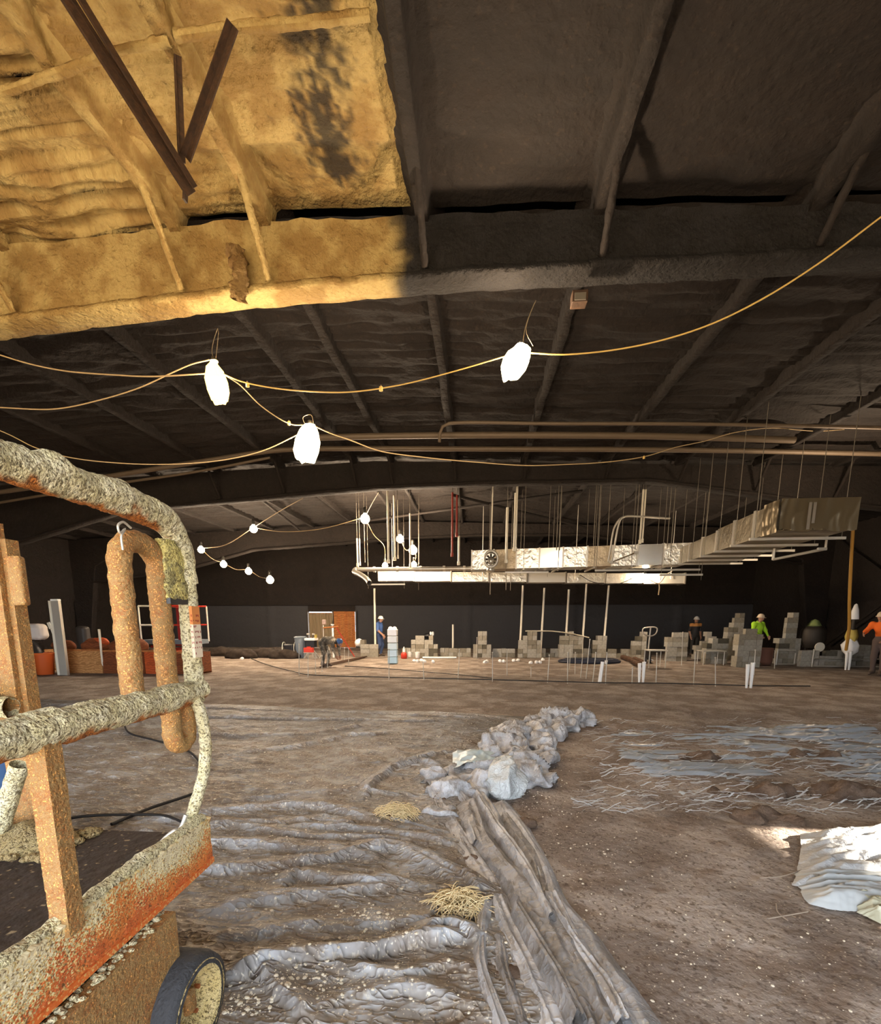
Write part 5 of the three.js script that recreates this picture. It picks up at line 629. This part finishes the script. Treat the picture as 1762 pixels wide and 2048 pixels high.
  part('axle', bar(V(-1.5, R + 0.02, wc.z), V(-1.12, R + 0.02, wc.z), 0.04), M.steelDark, t);
  part('pothole_guard', displace(rbox(0.05, 0.09, 0.05, 0.012, XC + 0.02, Xp(358, 2005, XC).y, cz + 0.02, 4), (x, y, z) => 0.01 * fbm(x * 30, y * 30, z * 30)), M.spray, t);
  for (const z of [0.45]) part('rear_wheel', new THREE.CylinderGeometry(R, R, 0.15, 28).rotateZ(Math.PI / 2).translate(-1.0, R + 0.02, z), M.rubber, t); for (const z of [0.45, wc.z]) part('far_wheel', new THREE.CylinderGeometry(R, R, 0.15, 28).rotateZ(Math.PI / 2).translate(XL + 0.05, R + 0.02, z), M.rubber, t);
  // blue drum behind the platform
  const bd = Zp(2, 1500, 2.9); const d = thing('blue_drum', 'blue plastic drum standing behind the lift platform', 'drum', V(bd.x, 0, bd.z)); part('barrel', lathe([[0.001, 0], [0.25, 0], [0.28, 0.05], [0.285, 0.3], [0.27, 0.32], [0.285, 0.34], [0.285, 0.66], [0.27, 0.68], [0.285, 0.7], [0.28, 0.98], [0.25, 1.02], [0.001, 1.02]], 28), mat({ color: 0x2d4f78, roughness: 0.6 }), d); part('bung', lathe([[0.03, 1.02], [0.03, 1.05], [0.001, 1.05]], 10).translate(0.12, 0, 0), M.white, d);
}
// ---------------------------------------------------------------- plastic sheeting and litter on the floor
const ridges = [
  [[[300, 1655], [410, 1640], [560, 1626], [650, 1630], [760, 1655]], 0.075, 0.05], [[[410, 1665], [520, 1660], [640, 1652], [720, 1662]], 0.05, 0.03], [[[330, 1718], [410, 1700], [520, 1706], [620, 1714], [700, 1722], [760, 1735]], 0.06, 0.05], [[[380, 1765], [480, 1755], [560, 1748], [650, 1737], [740, 1712], [800, 1712], [850, 1742], [930, 1795]], 0.065, 0.055],
  [[[430, 1842], [520, 1822], [600, 1812], [720, 1800], [800, 1790]], 0.055, 0.04], [[[560, 1795], [590, 1765], [640, 1775], [700, 1780], [800, 1785]], 0.05, 0.045], [[[430, 1895], [540, 1880], [640, 1865], [700, 1870]], 0.05, 0.03], [[[425, 1990], [520, 1955], [640, 1935], [740, 1925], [830, 1905], [940, 1893]], 0.05, 0.06], [[[520, 1960], [560, 2010], [620, 2060]], 0.045, 0.05],
  [[[600, 1665], [680, 1668], [760, 1675], [850, 1690], [905, 1700]], 0.05, 0.045], [[[730, 1610], [745, 1575], [790, 1545], [840, 1532], [880, 1540]], 0.06, 0.06], [[[840, 1565], [900, 1555], [960, 1540], [990, 1528]], 0.06, 0.05], [[[450, 1660], [560, 1680], [640, 1690], [740, 1690], [860, 1700]], 0.045, 0.035], [[[830, 1720], [880, 1745], [930, 1770], [960, 1810]], 0.05, 0.06],
  [[[850, 1880], [900, 1868], [935, 1885], [960, 1910]], 0.05, 0.05], [[[700, 1860], [780, 1870], [860, 1850], [900, 1800]], 0.04, 0.03], [[[780, 1500], [810, 1530], [860, 1520], [900, 1510]], 0.06, 0.04], [[[640, 1600], [720, 1590], [760, 1600], [840, 1600]], 0.06, 0.03], [[[430, 1615], [560, 1605], [680, 1590]], 0.06, 0.025],
  [[[150, 1425], [420, 1440], [700, 1445], [900, 1450]], 0.07, 0.04], [[[300, 1470], [480, 1480], [620, 1475], [740, 1455]], 0.08, 0.035], [[[450, 1520], [600, 1500], [700, 1478], [800, 1470]], 0.08, 0.04], [[[0, 1412], [300, 1415], [600, 1425], [1000, 1440]], 0.08, 0.05], [[[850, 1425], [950, 1432], [1050, 1446]], 0.08, 0.06], [[[620, 2048], [700, 2010], [820, 2000], [930, 2030]], 0.04, 0.025], [[[700, 1960], [800, 1975], [900, 1950], [950, 1960]], 0.035, 0.025]
].map(([p, w, h]) => { const q = p.map(([x, y]) => G(x, y)); return { q, w, h, lo: [Math.min(...q.map((a) => a.x)) - 4 * w, Math.min(...q.map((a) => a.z)) - 4 * w], hi: [Math.max(...q.map((a) => a.x)) + 4 * w, Math.max(...q.map((a) => a.z)) + 4 * w] }; });
function ridgeHeight(x, z) { let s = 0; for (const r of ridges) { if (x < r.lo[0] || x > r.hi[0] || z < r.lo[1] || z > r.hi[1]) continue; let best = 9, side = 0, ft = 0; for (let i = 1; i < r.q.length; i++) { const a = r.q[i - 1], b = r.q[i], dx = b.x - a.x, dz = b.z - a.z, t = clamp(((x - a.x) * dx + (z - a.z) * dz) / (dx * dx + dz * dz), 0, 1), ex = x - a.x - dx * t, ez = z - a.z - dz * t, d = Math.hypot(ex, ez); if (d < best) { best = d; side = dx * ez - dz * ex; ft = (i - 1 + t) / (r.q.length - 1); } } const w = side > 0 ? r.w * 0.55 : r.w * 1.5, tt = Math.min(1, best / (w * 1.8)), e = Math.pow(1 - tt * tt, 2) * 0.55 + 0.45 * Math.pow(1 - tt, 1.5), fade = sstep(ft, -0.02, 0.12) * (1 - sstep(ft, 0.88, 1.02)); s = Math.max(s, r.h * e * (0.25 + 0.75 * fade) * (0.75 + 0.5 * noise(x * 6, z * 6))); } return s; }
const rightEdge = [[1440, 1130], [1480, 1040], [1530, 985], [1580, 940], [1640, 930], [1720, 960], [1800, 1000], [1900, 1040], [2048, 1090], [2300, 1140]].map(([y, x]) => G(x, y));
const edgeX = (z) => { const e = rightEdge; if (z <= e[0].z) return e[0].x; for (let i = 1; i < e.length; i++) if (z <= e[i].z) return lerp(e[i - 1].x, e[i].x, (z - e[i - 1].z) / (e[i].z - e[i - 1].z)); return e[e.length - 1].x; };
const sheetY = (x, z) => { const d = -z, sc = sstep(d, 5, 8), a = Math.pow(ridged(x * 0.8 + 0.9 * fbm(x * 1.3, z * 1.3), z * 2.4 - x * 0.5, 0, 3), 6), b = Math.pow(ridged(x * 4 + z * 2.5, z * 8 - x * 1.5, 0, 3), 3), c = Math.pow(ridged(x * 13 - z * 6, z * 17 + x * 4, 0, 2), 2); return 0.03 + 0.024 * a + 0.014 * b * (1 - 0.4 * sc) + 0.006 * c * (1 - sc) + ridgeHeight(x, z) + 0.01 * (fbm(x * 1.7, z * 1.7) - 0.5); };
{
  const near = -0.9, nu = 480, nv = 820;
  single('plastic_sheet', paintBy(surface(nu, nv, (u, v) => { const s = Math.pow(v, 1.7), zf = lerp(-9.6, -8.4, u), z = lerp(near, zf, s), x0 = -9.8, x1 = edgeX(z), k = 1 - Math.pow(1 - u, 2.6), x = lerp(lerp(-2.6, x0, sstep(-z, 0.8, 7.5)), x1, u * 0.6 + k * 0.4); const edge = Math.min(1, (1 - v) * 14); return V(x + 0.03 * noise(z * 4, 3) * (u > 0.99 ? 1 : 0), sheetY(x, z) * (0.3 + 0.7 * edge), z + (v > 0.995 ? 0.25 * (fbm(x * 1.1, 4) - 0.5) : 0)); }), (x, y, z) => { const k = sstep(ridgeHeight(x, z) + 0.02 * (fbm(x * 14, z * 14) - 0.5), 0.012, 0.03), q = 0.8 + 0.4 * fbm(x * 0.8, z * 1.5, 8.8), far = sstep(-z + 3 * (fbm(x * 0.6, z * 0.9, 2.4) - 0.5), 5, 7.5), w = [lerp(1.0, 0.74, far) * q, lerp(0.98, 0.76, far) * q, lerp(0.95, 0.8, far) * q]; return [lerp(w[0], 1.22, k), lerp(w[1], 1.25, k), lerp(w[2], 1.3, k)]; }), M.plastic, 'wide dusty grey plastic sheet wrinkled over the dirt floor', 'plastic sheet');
}
// the gathered plastic: pleated strips lying over one another
const bunch = thing('gathered_plastic', 'long gathered roll of grey plastic folds running across the floor', 'plastic sheet', V(0, 0, 0));
function strip(pts, w, h, lift, k, m = [M.bunch, M.bunchPale, M.bunchDark][k % 3], taper = 1, owner = bunch, nm = 'fold') {
  if (owner === bunch) { w *= 1.05; h *= 1.1; }
  const c = new THREE.CatmullRomCurve3(pts.map(([x, y]) => { const p = G(x, y, lift * 0.6); p.y = 0; return p; }), false, 'centripetal'), L = c.getLength(), n = Math.ceil(L / 0.014);
  part(nm, surface(34, n, (u, v) => { const p = c.getPointAt(v), d = c.getTangentAt(v), sx = -d.z, sz = d.x, q = u * 2 - 1, s = v * L, ww = w * (0.75 + 0.5 * noise(s * 2.2, k * 3.1)) * (taper < 1 ? lerp(1, taper, v) : 1), wob = 0.35 * w * (noise(s * 1.6, k * 7.7) - 0.5), arch = 1 - Math.pow(Math.abs(q), 2.2); const pl = Math.pow(ridged(q * 1.7 + 1.6 * noise(s * 0.9, k), s * 0.55 + k * 5, 0, 2), 3), cr = Math.pow(ridged(q * 1.5 + s * 2.4, s * 3.8 - q * 2.2, k * 1.1 + 0.3, 2), 3), cav = -0.5 * h * Math.exp(-Math.pow((q - 0.5 * (noise(s * 1.1, k + 20) - 0.5)) / 0.16, 2)) * noise(s * 0.9, k + 40), y = Math.max(0.004, lift * arch + h * arch * (0.62 + 0.28 * pl + 0.12 * cr) + 0.5 * cav * arch); return V(p.x + sx * (q * ww + wob), y, p.z + sz * (q * ww + wob)); }), m, owner);
}
[
  [[[1300, 2110], [1262, 2040], [1215, 1965], [1160, 1890], [1100, 1820], [1082, 1750], [1045, 1680], [1000, 1615]], 0.1, 0.07, 0.0, 1], [[[1215, 2090], [1180, 2010], [1130, 1930], [1092, 1870], [1050, 1800], [1000, 1740], [965, 1680], [940, 1620]], 0.12, 0.1, 0.03, 2], [[[1130, 2100], [1095, 2020], [1052, 1930], [1015, 1860], [990, 1800], [945, 1725], [910, 1670], [875, 1610]], 0.085, 0.08, 0.0, 3],
  [[[1015, 2100], [985, 2020], [962, 1950], [962, 1880], [970, 1820]], 0.06, 0.09, 0.0, 4], [[[1062, 2100], [1030, 2010], [1010, 1950], [1000, 1890]], 0.05, 0.07, 0.0, 5], [[[1250, 2080], [1210, 2000], [1165, 1930], [1128, 1870], [1100, 1810]], 0.06, 0.09, 0.05, 6], [[[1100, 1860], [1062, 1780], [1030, 1720], [990, 1660], [960, 1610]], 0.055, 0.07, 0.08, 7],
  [[[1160, 2060], [1120, 1980], [1075, 1900], [1035, 1830]], 0.05, 0.06, 0.1, 8], [[[955, 1700], [940, 1655], [930, 1610], [905, 1585], [875, 1578]], 0.07, 0.08, 0.02, 9], [[[1000, 1690], [985, 1640], [960, 1600], [948, 1570], [970, 1545]], 0.08, 0.09, 0.02, 10], [[[1090, 1800], [1075, 1740], [1040, 1690], [1010, 1640]], 0.06, 0.06, 0.02, 11], [[[700, 1600], [740, 1570], [800, 1545], [850, 1540], [905, 1560]], 0.09, 0.07, 0.0, 12], [[[850, 1575], [900, 1562], [960, 1545], [1000, 1525], [1010, 1500]], 0.12, 0.08, 0.0, 13], [[[780, 1650], [830, 1660], [880, 1680], [930, 1720]], 0.06, 0.06, 0.0, 14], [[[880, 1740], [930, 1780], [960, 1830], [975, 1880]], 0.06, 0.06, 0.0, 15], [[[920, 1860], [950, 1880], [985, 1930], [1010, 1990]], 0.05, 0.05, 0.0, 16]
].forEach((a) => strip(...a));
// crumpled upper heap
const heapSpots = [[1000, 1510, 0.2], [1030, 1490, 0.2], [1065, 1480, 0.18], [1010, 1535, 0.19], [1040, 1520, 0.17], [1075, 1500, 0.16], [1100, 1475, 0.18], [1065, 1462, 0.17], [1090, 1458, 0.17], [1112, 1450, 0.2], [1130, 1462, 0.15], [1030, 1470, 0.16], [1050, 1545, 0.16], [1070, 1530, 0.17], [980, 1560, 0.18], [1060, 1570, 0.18], [1010, 1475, 0.15], [1150, 1450, 0.2], [1165, 1445, 0.15], [1085, 1520, 0.12], [960, 1590, 0.16], [930, 1570, 0.15], [900, 1600, 0.14], [1020, 1500, 0.2], [880, 1640, 0.1], [870, 1560, 0.12]];
const heapT = thing('crumpled_plastic_heap', 'crumpled heap of dark grey plastic at the end of the gathered roll', 'plastic sheet', V(0, 0, 0));
heapSpots.forEach(([x, y, r], i) => { const p = G(x, y), g = displace(new THREE.IcosahedronGeometry(r, 12).scale(1.25, 0.62, 1).rotateY(i * 1.3).translate(p.x, r * 0.3, p.z - r * 0.4), (a, b, c) => r * 0.95 * (Math.pow(ridged(a * 5.5, b * 7, c * 5.5, 2), 3) - 0.4)); part('fold', g, M.bunch, heapT); });
{ const p = G(1018, 1606); single('pale_plastic_bulge', displace(new THREE.IcosahedronGeometry(0.21, 14).scale(0.74, 0.75, 1.5).rotateY(-0.12).translate(p.x, 0.12, p.z - 0.34), (a, b, c) => 0.11 * (Math.pow(ridged(a * 4.2, b * 4.2, c * 3.2, 3), 2.4) - 0.4)), mat({ color: 0xc3c8c8, roughness: 0.3, bumpMap: rep(creaseMap, 2.4), bumpScale: 0.014 }), 'pale translucent plastic bulge in the middle of the gathered roll', 'plastic bag'); }
{ const p0 = G(955, 1548); single('bluish_plastic_flap', surface(40, 20, (u, v) => { const a = G(lerp(905, 990, u), lerp(1562, 1530, v)); return V(a.x, 0.1 + 0.06 * ridged(u * 3, v * 3, 2.2) + 0.05 * Math.sin(u * 3), a.z); }), mat({ color: 0xb9cdd6, roughness: 0.35 }), 'bluish plastic flap left of the pale bulge', 'plastic sheet'); }
// torn plastic on the right, poking out of the dirt
{
  const torn = (poly, amp, off, m, label, fx, fz, res = 0.03) => { const c = poly.map(([x, y]) => G(x, y)), x0 = Math.min(...c.map((p) => p.x)), x1 = Math.max(...c.map((p) => p.x)), z0 = Math.max(...c.map((p) => p.z)), z1 = Math.min(...c.map((p) => p.z)); const inside = (x, z) => { let s = 9; for (let i = 0; i < c.length; i++) { const a = c[i], b = c[(i + 1) % c.length], l = Math.hypot(b.x - a.x, b.z - a.z), d = ((b.x - a.x) * (z - a.z) - (b.z - a.z) * (x - a.x)) / l; s = Math.min(s, d); } return s; }; const sg = inside(c.reduce((s, p) => s + p.x, 0) / c.length, c.reduce((s, p) => s + p.z, 0) / c.length) > 0 ? 1 : -1;
    return single('torn_plastic', surface(Math.ceil((x1 - x0) / res), Math.ceil((z0 - z1) / res), (u, v) => { const x = lerp(x0, x1, u), z = lerp(z0, z1, v); let d = 9; for (let i = 0; i < c.length; i++) { const a = c[i], b = c[(i + 1) % c.length], l = Math.hypot(b.x - a.x, b.z - a.z); d = Math.min(d, sg * ((b.x - a.x) * (z - a.z) - (b.z - a.z) * (x - a.x)) / l); } const e = sstep(d + 0.35 * (fbm(x * 3, z * 3, 5.1) - 0.5), 0, 0.35), r = Math.pow(ridged(x * fx + fbm(x, z) * 2, z * fz, off, 4), 3), q = fbm(x * 1.1, z * 1.6, off + 3, 3); return V(x, -0.16 + e * (0.08 + amp * (r * 0.75 + 0.9 * (q - 0.5))), z); }), m, label, 'plastic sheet'); };
  torn([[1150, 1470], [1300, 1440], [1762, 1445], [1900, 1500], [1900, 1590], [1500, 1580], [1250, 1560]], 0.14, 2.5, M.plasticTorn, 'bluish grey torn plastic strewn with scraps on the right', 0.9, 9, 0.026);
  torn([[1170, 1590], [1270, 1570], [1420, 1560], [1480, 1585], [1330, 1625], [1230, 1620]], 0.12, 5.5, mat({ color: 0xc6d0d4, roughness: 0.3 }), 'pale torn plastic scrap half buried in the dirt', 2.2, 5, 0.025);
  torn([[1420, 1590], [1560, 1565], [1762, 1570], [1762, 1610], [1650, 1630], [1500, 1615]], 0.12, 8.5, M.plasticTorn, 'grey torn plastic ridge behind the bright sheet', 2.2, 5, 0.025);
  const bright = (poly, label, m, off) => { const c = poly.map(([x, y]) => G(x, y)); return single('bright_plastic', surface(70, 50, (u, v) => { const a = c[0].clone().lerp(c[1], u), b = c[3].clone().lerp(c[2], u), p = a.lerp(b, v), e = Math.min(1, 6 * Math.min(u, v, 1 - v)); return V(p.x + 0.08 * (fbm(v * 5, off) - 0.5) * (1 - u), 0.012 + e * (0.02 + 0.07 * Math.pow(ridged(u * 2.5, v * 7, off, 3), 2)), p.z + 0.1 * (fbm(u * 4, off + 2) - 0.5)); }), m, label, 'plastic sheet'); };
  bright([[1600, 1670], [1900, 1640], [1900, 1800], [1590, 1775]], 'white plastic sheet lying in the patch of sunlight', M.plasticWhite, 1.5);
  bright([[1595, 1750], [1900, 1760], [1900, 1850], [1620, 1815]], 'crumpled clear plastic along the edge of the sunlit sheet', mat({ color: 0xb2b6b6, roughness: 0.3 }), 4.5);
  bright([[1665, 1795], [1900, 1820], [1900, 1920], [1740, 1840]], 'yellowish plastic flap below the sunlit sheet', mat({ color: 0xb4b29a, roughness: 0.4 }), 7.5);
}
for (const [x, y, r, l] of [[1402, 1512, 0.16, 'dark soil lump on the strewn plastic, left one'], [1628, 1510, 0.15, 'dark soil lump on the strewn plastic, right one'], [1500, 1585, 0.22, 'long dark soil lump behind the pale scrap'], [1700, 1592, 0.25, 'wide dark soil lump behind the bright sheet'], [1545, 1635, 0.18, 'dark soil lump left of the bright sheet']]) { const p = G(x, y); single('soil_lump', displace(new THREE.IcosahedronGeometry(r, 6).scale(1.7, 0.35, 0.7).translate(p.x, -0.02, p.z), (a, b, c) => r * 1.6 * (fbm(a * 6, b * 6, c * 6) - 0.5)), M.soil, l, 'soil'); }
{
  const N = 900, dummy = new THREE.Object3D(), sh = new THREE.InstancedMesh(new THREE.PlaneGeometry(1, 1, 3, 1).rotateX(-Math.PI / 2), mat({ color: 0xb9bcbe, roughness: 0.4 }), N); sh.name = 'plastic_shreds'; sh.userData = { label: 'thin pale plastic shreds strewn over the dirt on the right', category: 'shreds', kind: 'stuff' };
  { const q = sh.geometry.attributes.position; for (let i = 0; i < q.count; i++) q.setY(i, 0.25 * Math.sin(q.getX(i) * 5)); sh.geometry.computeVertexNormals(); }
  for (let i = 0; i < N; i++) { const p = G(rr(1160, 1800), 1440 + 190 * Math.pow(rnd(), 0.9)), L = rr(0.05, 0.24); dummy.position.set(p.x, 0.014 + 0.012 * rnd() + 0.025 * fbm(p.x * 1.3, p.z * 1.8), p.z); dummy.scale.set(L, 0.05, rr(0.004, 0.016)); dummy.rotation.set(rr(-0.5, 0.5), rr(-0.6, 0.6), rr(-0.1, 0.1)); dummy.updateMatrix(); sh.setMatrixAt(i, dummy.matrix); }
  sh.castShadow = sh.receiveShadow = true; scene.add(sh);
}
// straw tufts, clods, twigs, crumbs
function tuft(px, py, R, n, label) { const p = G(px, py), t = thing('straw_tuft', label, 'straw', p), a = []; for (let i = 0; i < n; i++) { const th = rnd() * 6.28, r = R * Math.sqrt(rnd()), x = r * Math.cos(th), z = r * 0.7 * Math.sin(th), y = 0.03 + 0.1 * (1 - r / R) * rnd() + 0.02, L = rr(0.07, 0.2), d = rnd() * 6.28, dx = Math.cos(d) * L, dz = Math.sin(d) * L, up2 = rr(-0.03, 0.07); a.push(new THREE.TubeGeometry(new THREE.QuadraticBezierCurve3(V(x - dx / 2, y, z - dz / 2), V(x, y + up2 + 0.02, z), V(x + dx / 2, y + up2 * 0.5, z + dz / 2)), 4, 0.0028, 3)); } const s = part('stalks', a, straw, t); s.userData.kind = 'stuff'; part('earth', displace(new THREE.IcosahedronGeometry(R * 0.8, 5).scale(1, 0.35, 0.75).translate(0, 0.02, 0), (x, y, z) => 0.05 * (fbm(x * 14, y * 14, z * 14) - 0.5)), M.clod, t); }
tuft(795, 1640, 0.17, 240, 'golden straw tuft poking through the sheet beside the folds, farther one'); tuft(918, 1828, 0.15, 260, 'pale straw tuft between sheet and gathered roll, nearer one'); 
for (const [x, y, r, l] of [[868, 1606, 0.09, 'brown clod of earth beside the farther straw tuft'], [945, 1728, 0.06, 'small brown clod caught in the folds'], [880, 1862, 0.08, 'dark clod of earth left of the nearer straw tuft'], [1025, 1960, 0.07, 'dark clod of earth between the lower folds'], [1040, 2010, 0.06, 'lowest dark clod of earth between the folds'], [1050, 1650, 0.07, 'reddish clod of earth right of the gathered roll'], [900, 1935, 0.05, 'small clod of earth by the pale fold ridge']]) { const p = G(x, y); single('earth_clod', displace(new THREE.IcosahedronGeometry(r, 6).scale(1.3, 0.55, 1).translate(p.x, r * 0.25, p.z), (a, b, c) => r * 0.8 * (fbm(a * 16, b * 16, c * 16) - 0.5)), M.soil, l, 'clod'); }
for (const [pts, l] of [[[[1535, 1842], [1570, 1836], [1615, 1828]], 'thin twig on the dirt before the bright plastic'], [[[1552, 1812], [1556, 1830], [1575, 1846]], 'second thin twig crossing the first'], [[[1520, 1760], [1560, 1757], [1600, 1745]], 'thin twig left of the bright plastic']]) single('twig', tube(pts.map(([x, y]) => G(x, y).setY(0.015)), 0.004, 16, 5), mat({ color: 0x9c8d7c }), l, 'twig');
single('black_cable', tube([[250, 1462], [262, 1478], [310, 1492], [370, 1510], [405, 1545], [412, 1580], [395, 1600], [300, 1635], [225, 1668]].map(([x, y]) => { const p = G(x, y); p.y = 0.08; return p; }), 0.014, 90, 7), M.cordDark, 'black cable looping over the plastic sheet behind the lift', 'cable');
single('black_cable', tube([[90, 1672], [160, 1655], [260, 1650], [330, 1652], [372, 1668]].map(([x, y]) => { const p = G(x, y); p.y = 0.09; return p; }), 0.012, 60, 7), M.cordDark, 'thin black cable running under the lift corner', 'cable');
{
  const dummy = new THREE.Object3D(), geo = new THREE.IcosahedronGeometry(1, 0), N = 2200, im = new THREE.InstancedMesh(geo, mat({ color: 0xd8ceb8, roughness: 0.9 }), N); im.name = 'foam_crumbs'; im.userData = { label: 'pale foam crumbs scattered over the sheet and dirt', category: 'crumbs', kind: 'stuff' };
  const dens = [[600, 1990, 90, 40], [480, 2030, 60, 30], [740, 1850, 60, 20], [780, 1890, 60, 25], [640, 1500, 200, 40], [560, 1560, 200, 40], [1070, 1600, 60, 60], [1090, 1560, 60, 50], [560, 1720, 160, 60], [700, 1980, 120, 40], [1250, 1900, 300, 120], [1130, 1700, 120, 100]];
  for (let i = 0; i < N; i++) { let p; if (rnd() < 0.72) { const c = dens[Math.floor(rnd() * dens.length)], g = () => (rnd() + rnd() + rnd() - 1.5) * 1.3; p = G(c[0] + g() * c[2], clamp(c[1] + g() * c[3], 1400, 2048)); } else { const y = 1400 + 650 * rnd(); p = G(200 + 1562 * rnd(), y); } const on = p.x < edgeX(p.z) && p.z > -9, s = 0.0022 + 0.008 * Math.pow(rnd(), 4) * (p.x > edgeX(p.z) ? 0.7 : 1); dummy.position.set(p.x, on ? sheetY(p.x, p.z) + s * 0.3 : 0.004, p.z); dummy.scale.set(s * rr(0.8, 1.6), s * 0.7, s * rr(0.8, 1.4)); dummy.rotation.set(0, rnd() * 6, 0); dummy.updateMatrix(); im.setMatrixAt(i, dummy.matrix); }
  im.castShadow = im.receiveShadow = true; scene.add(im);
}
renderer.render(scene, camera);
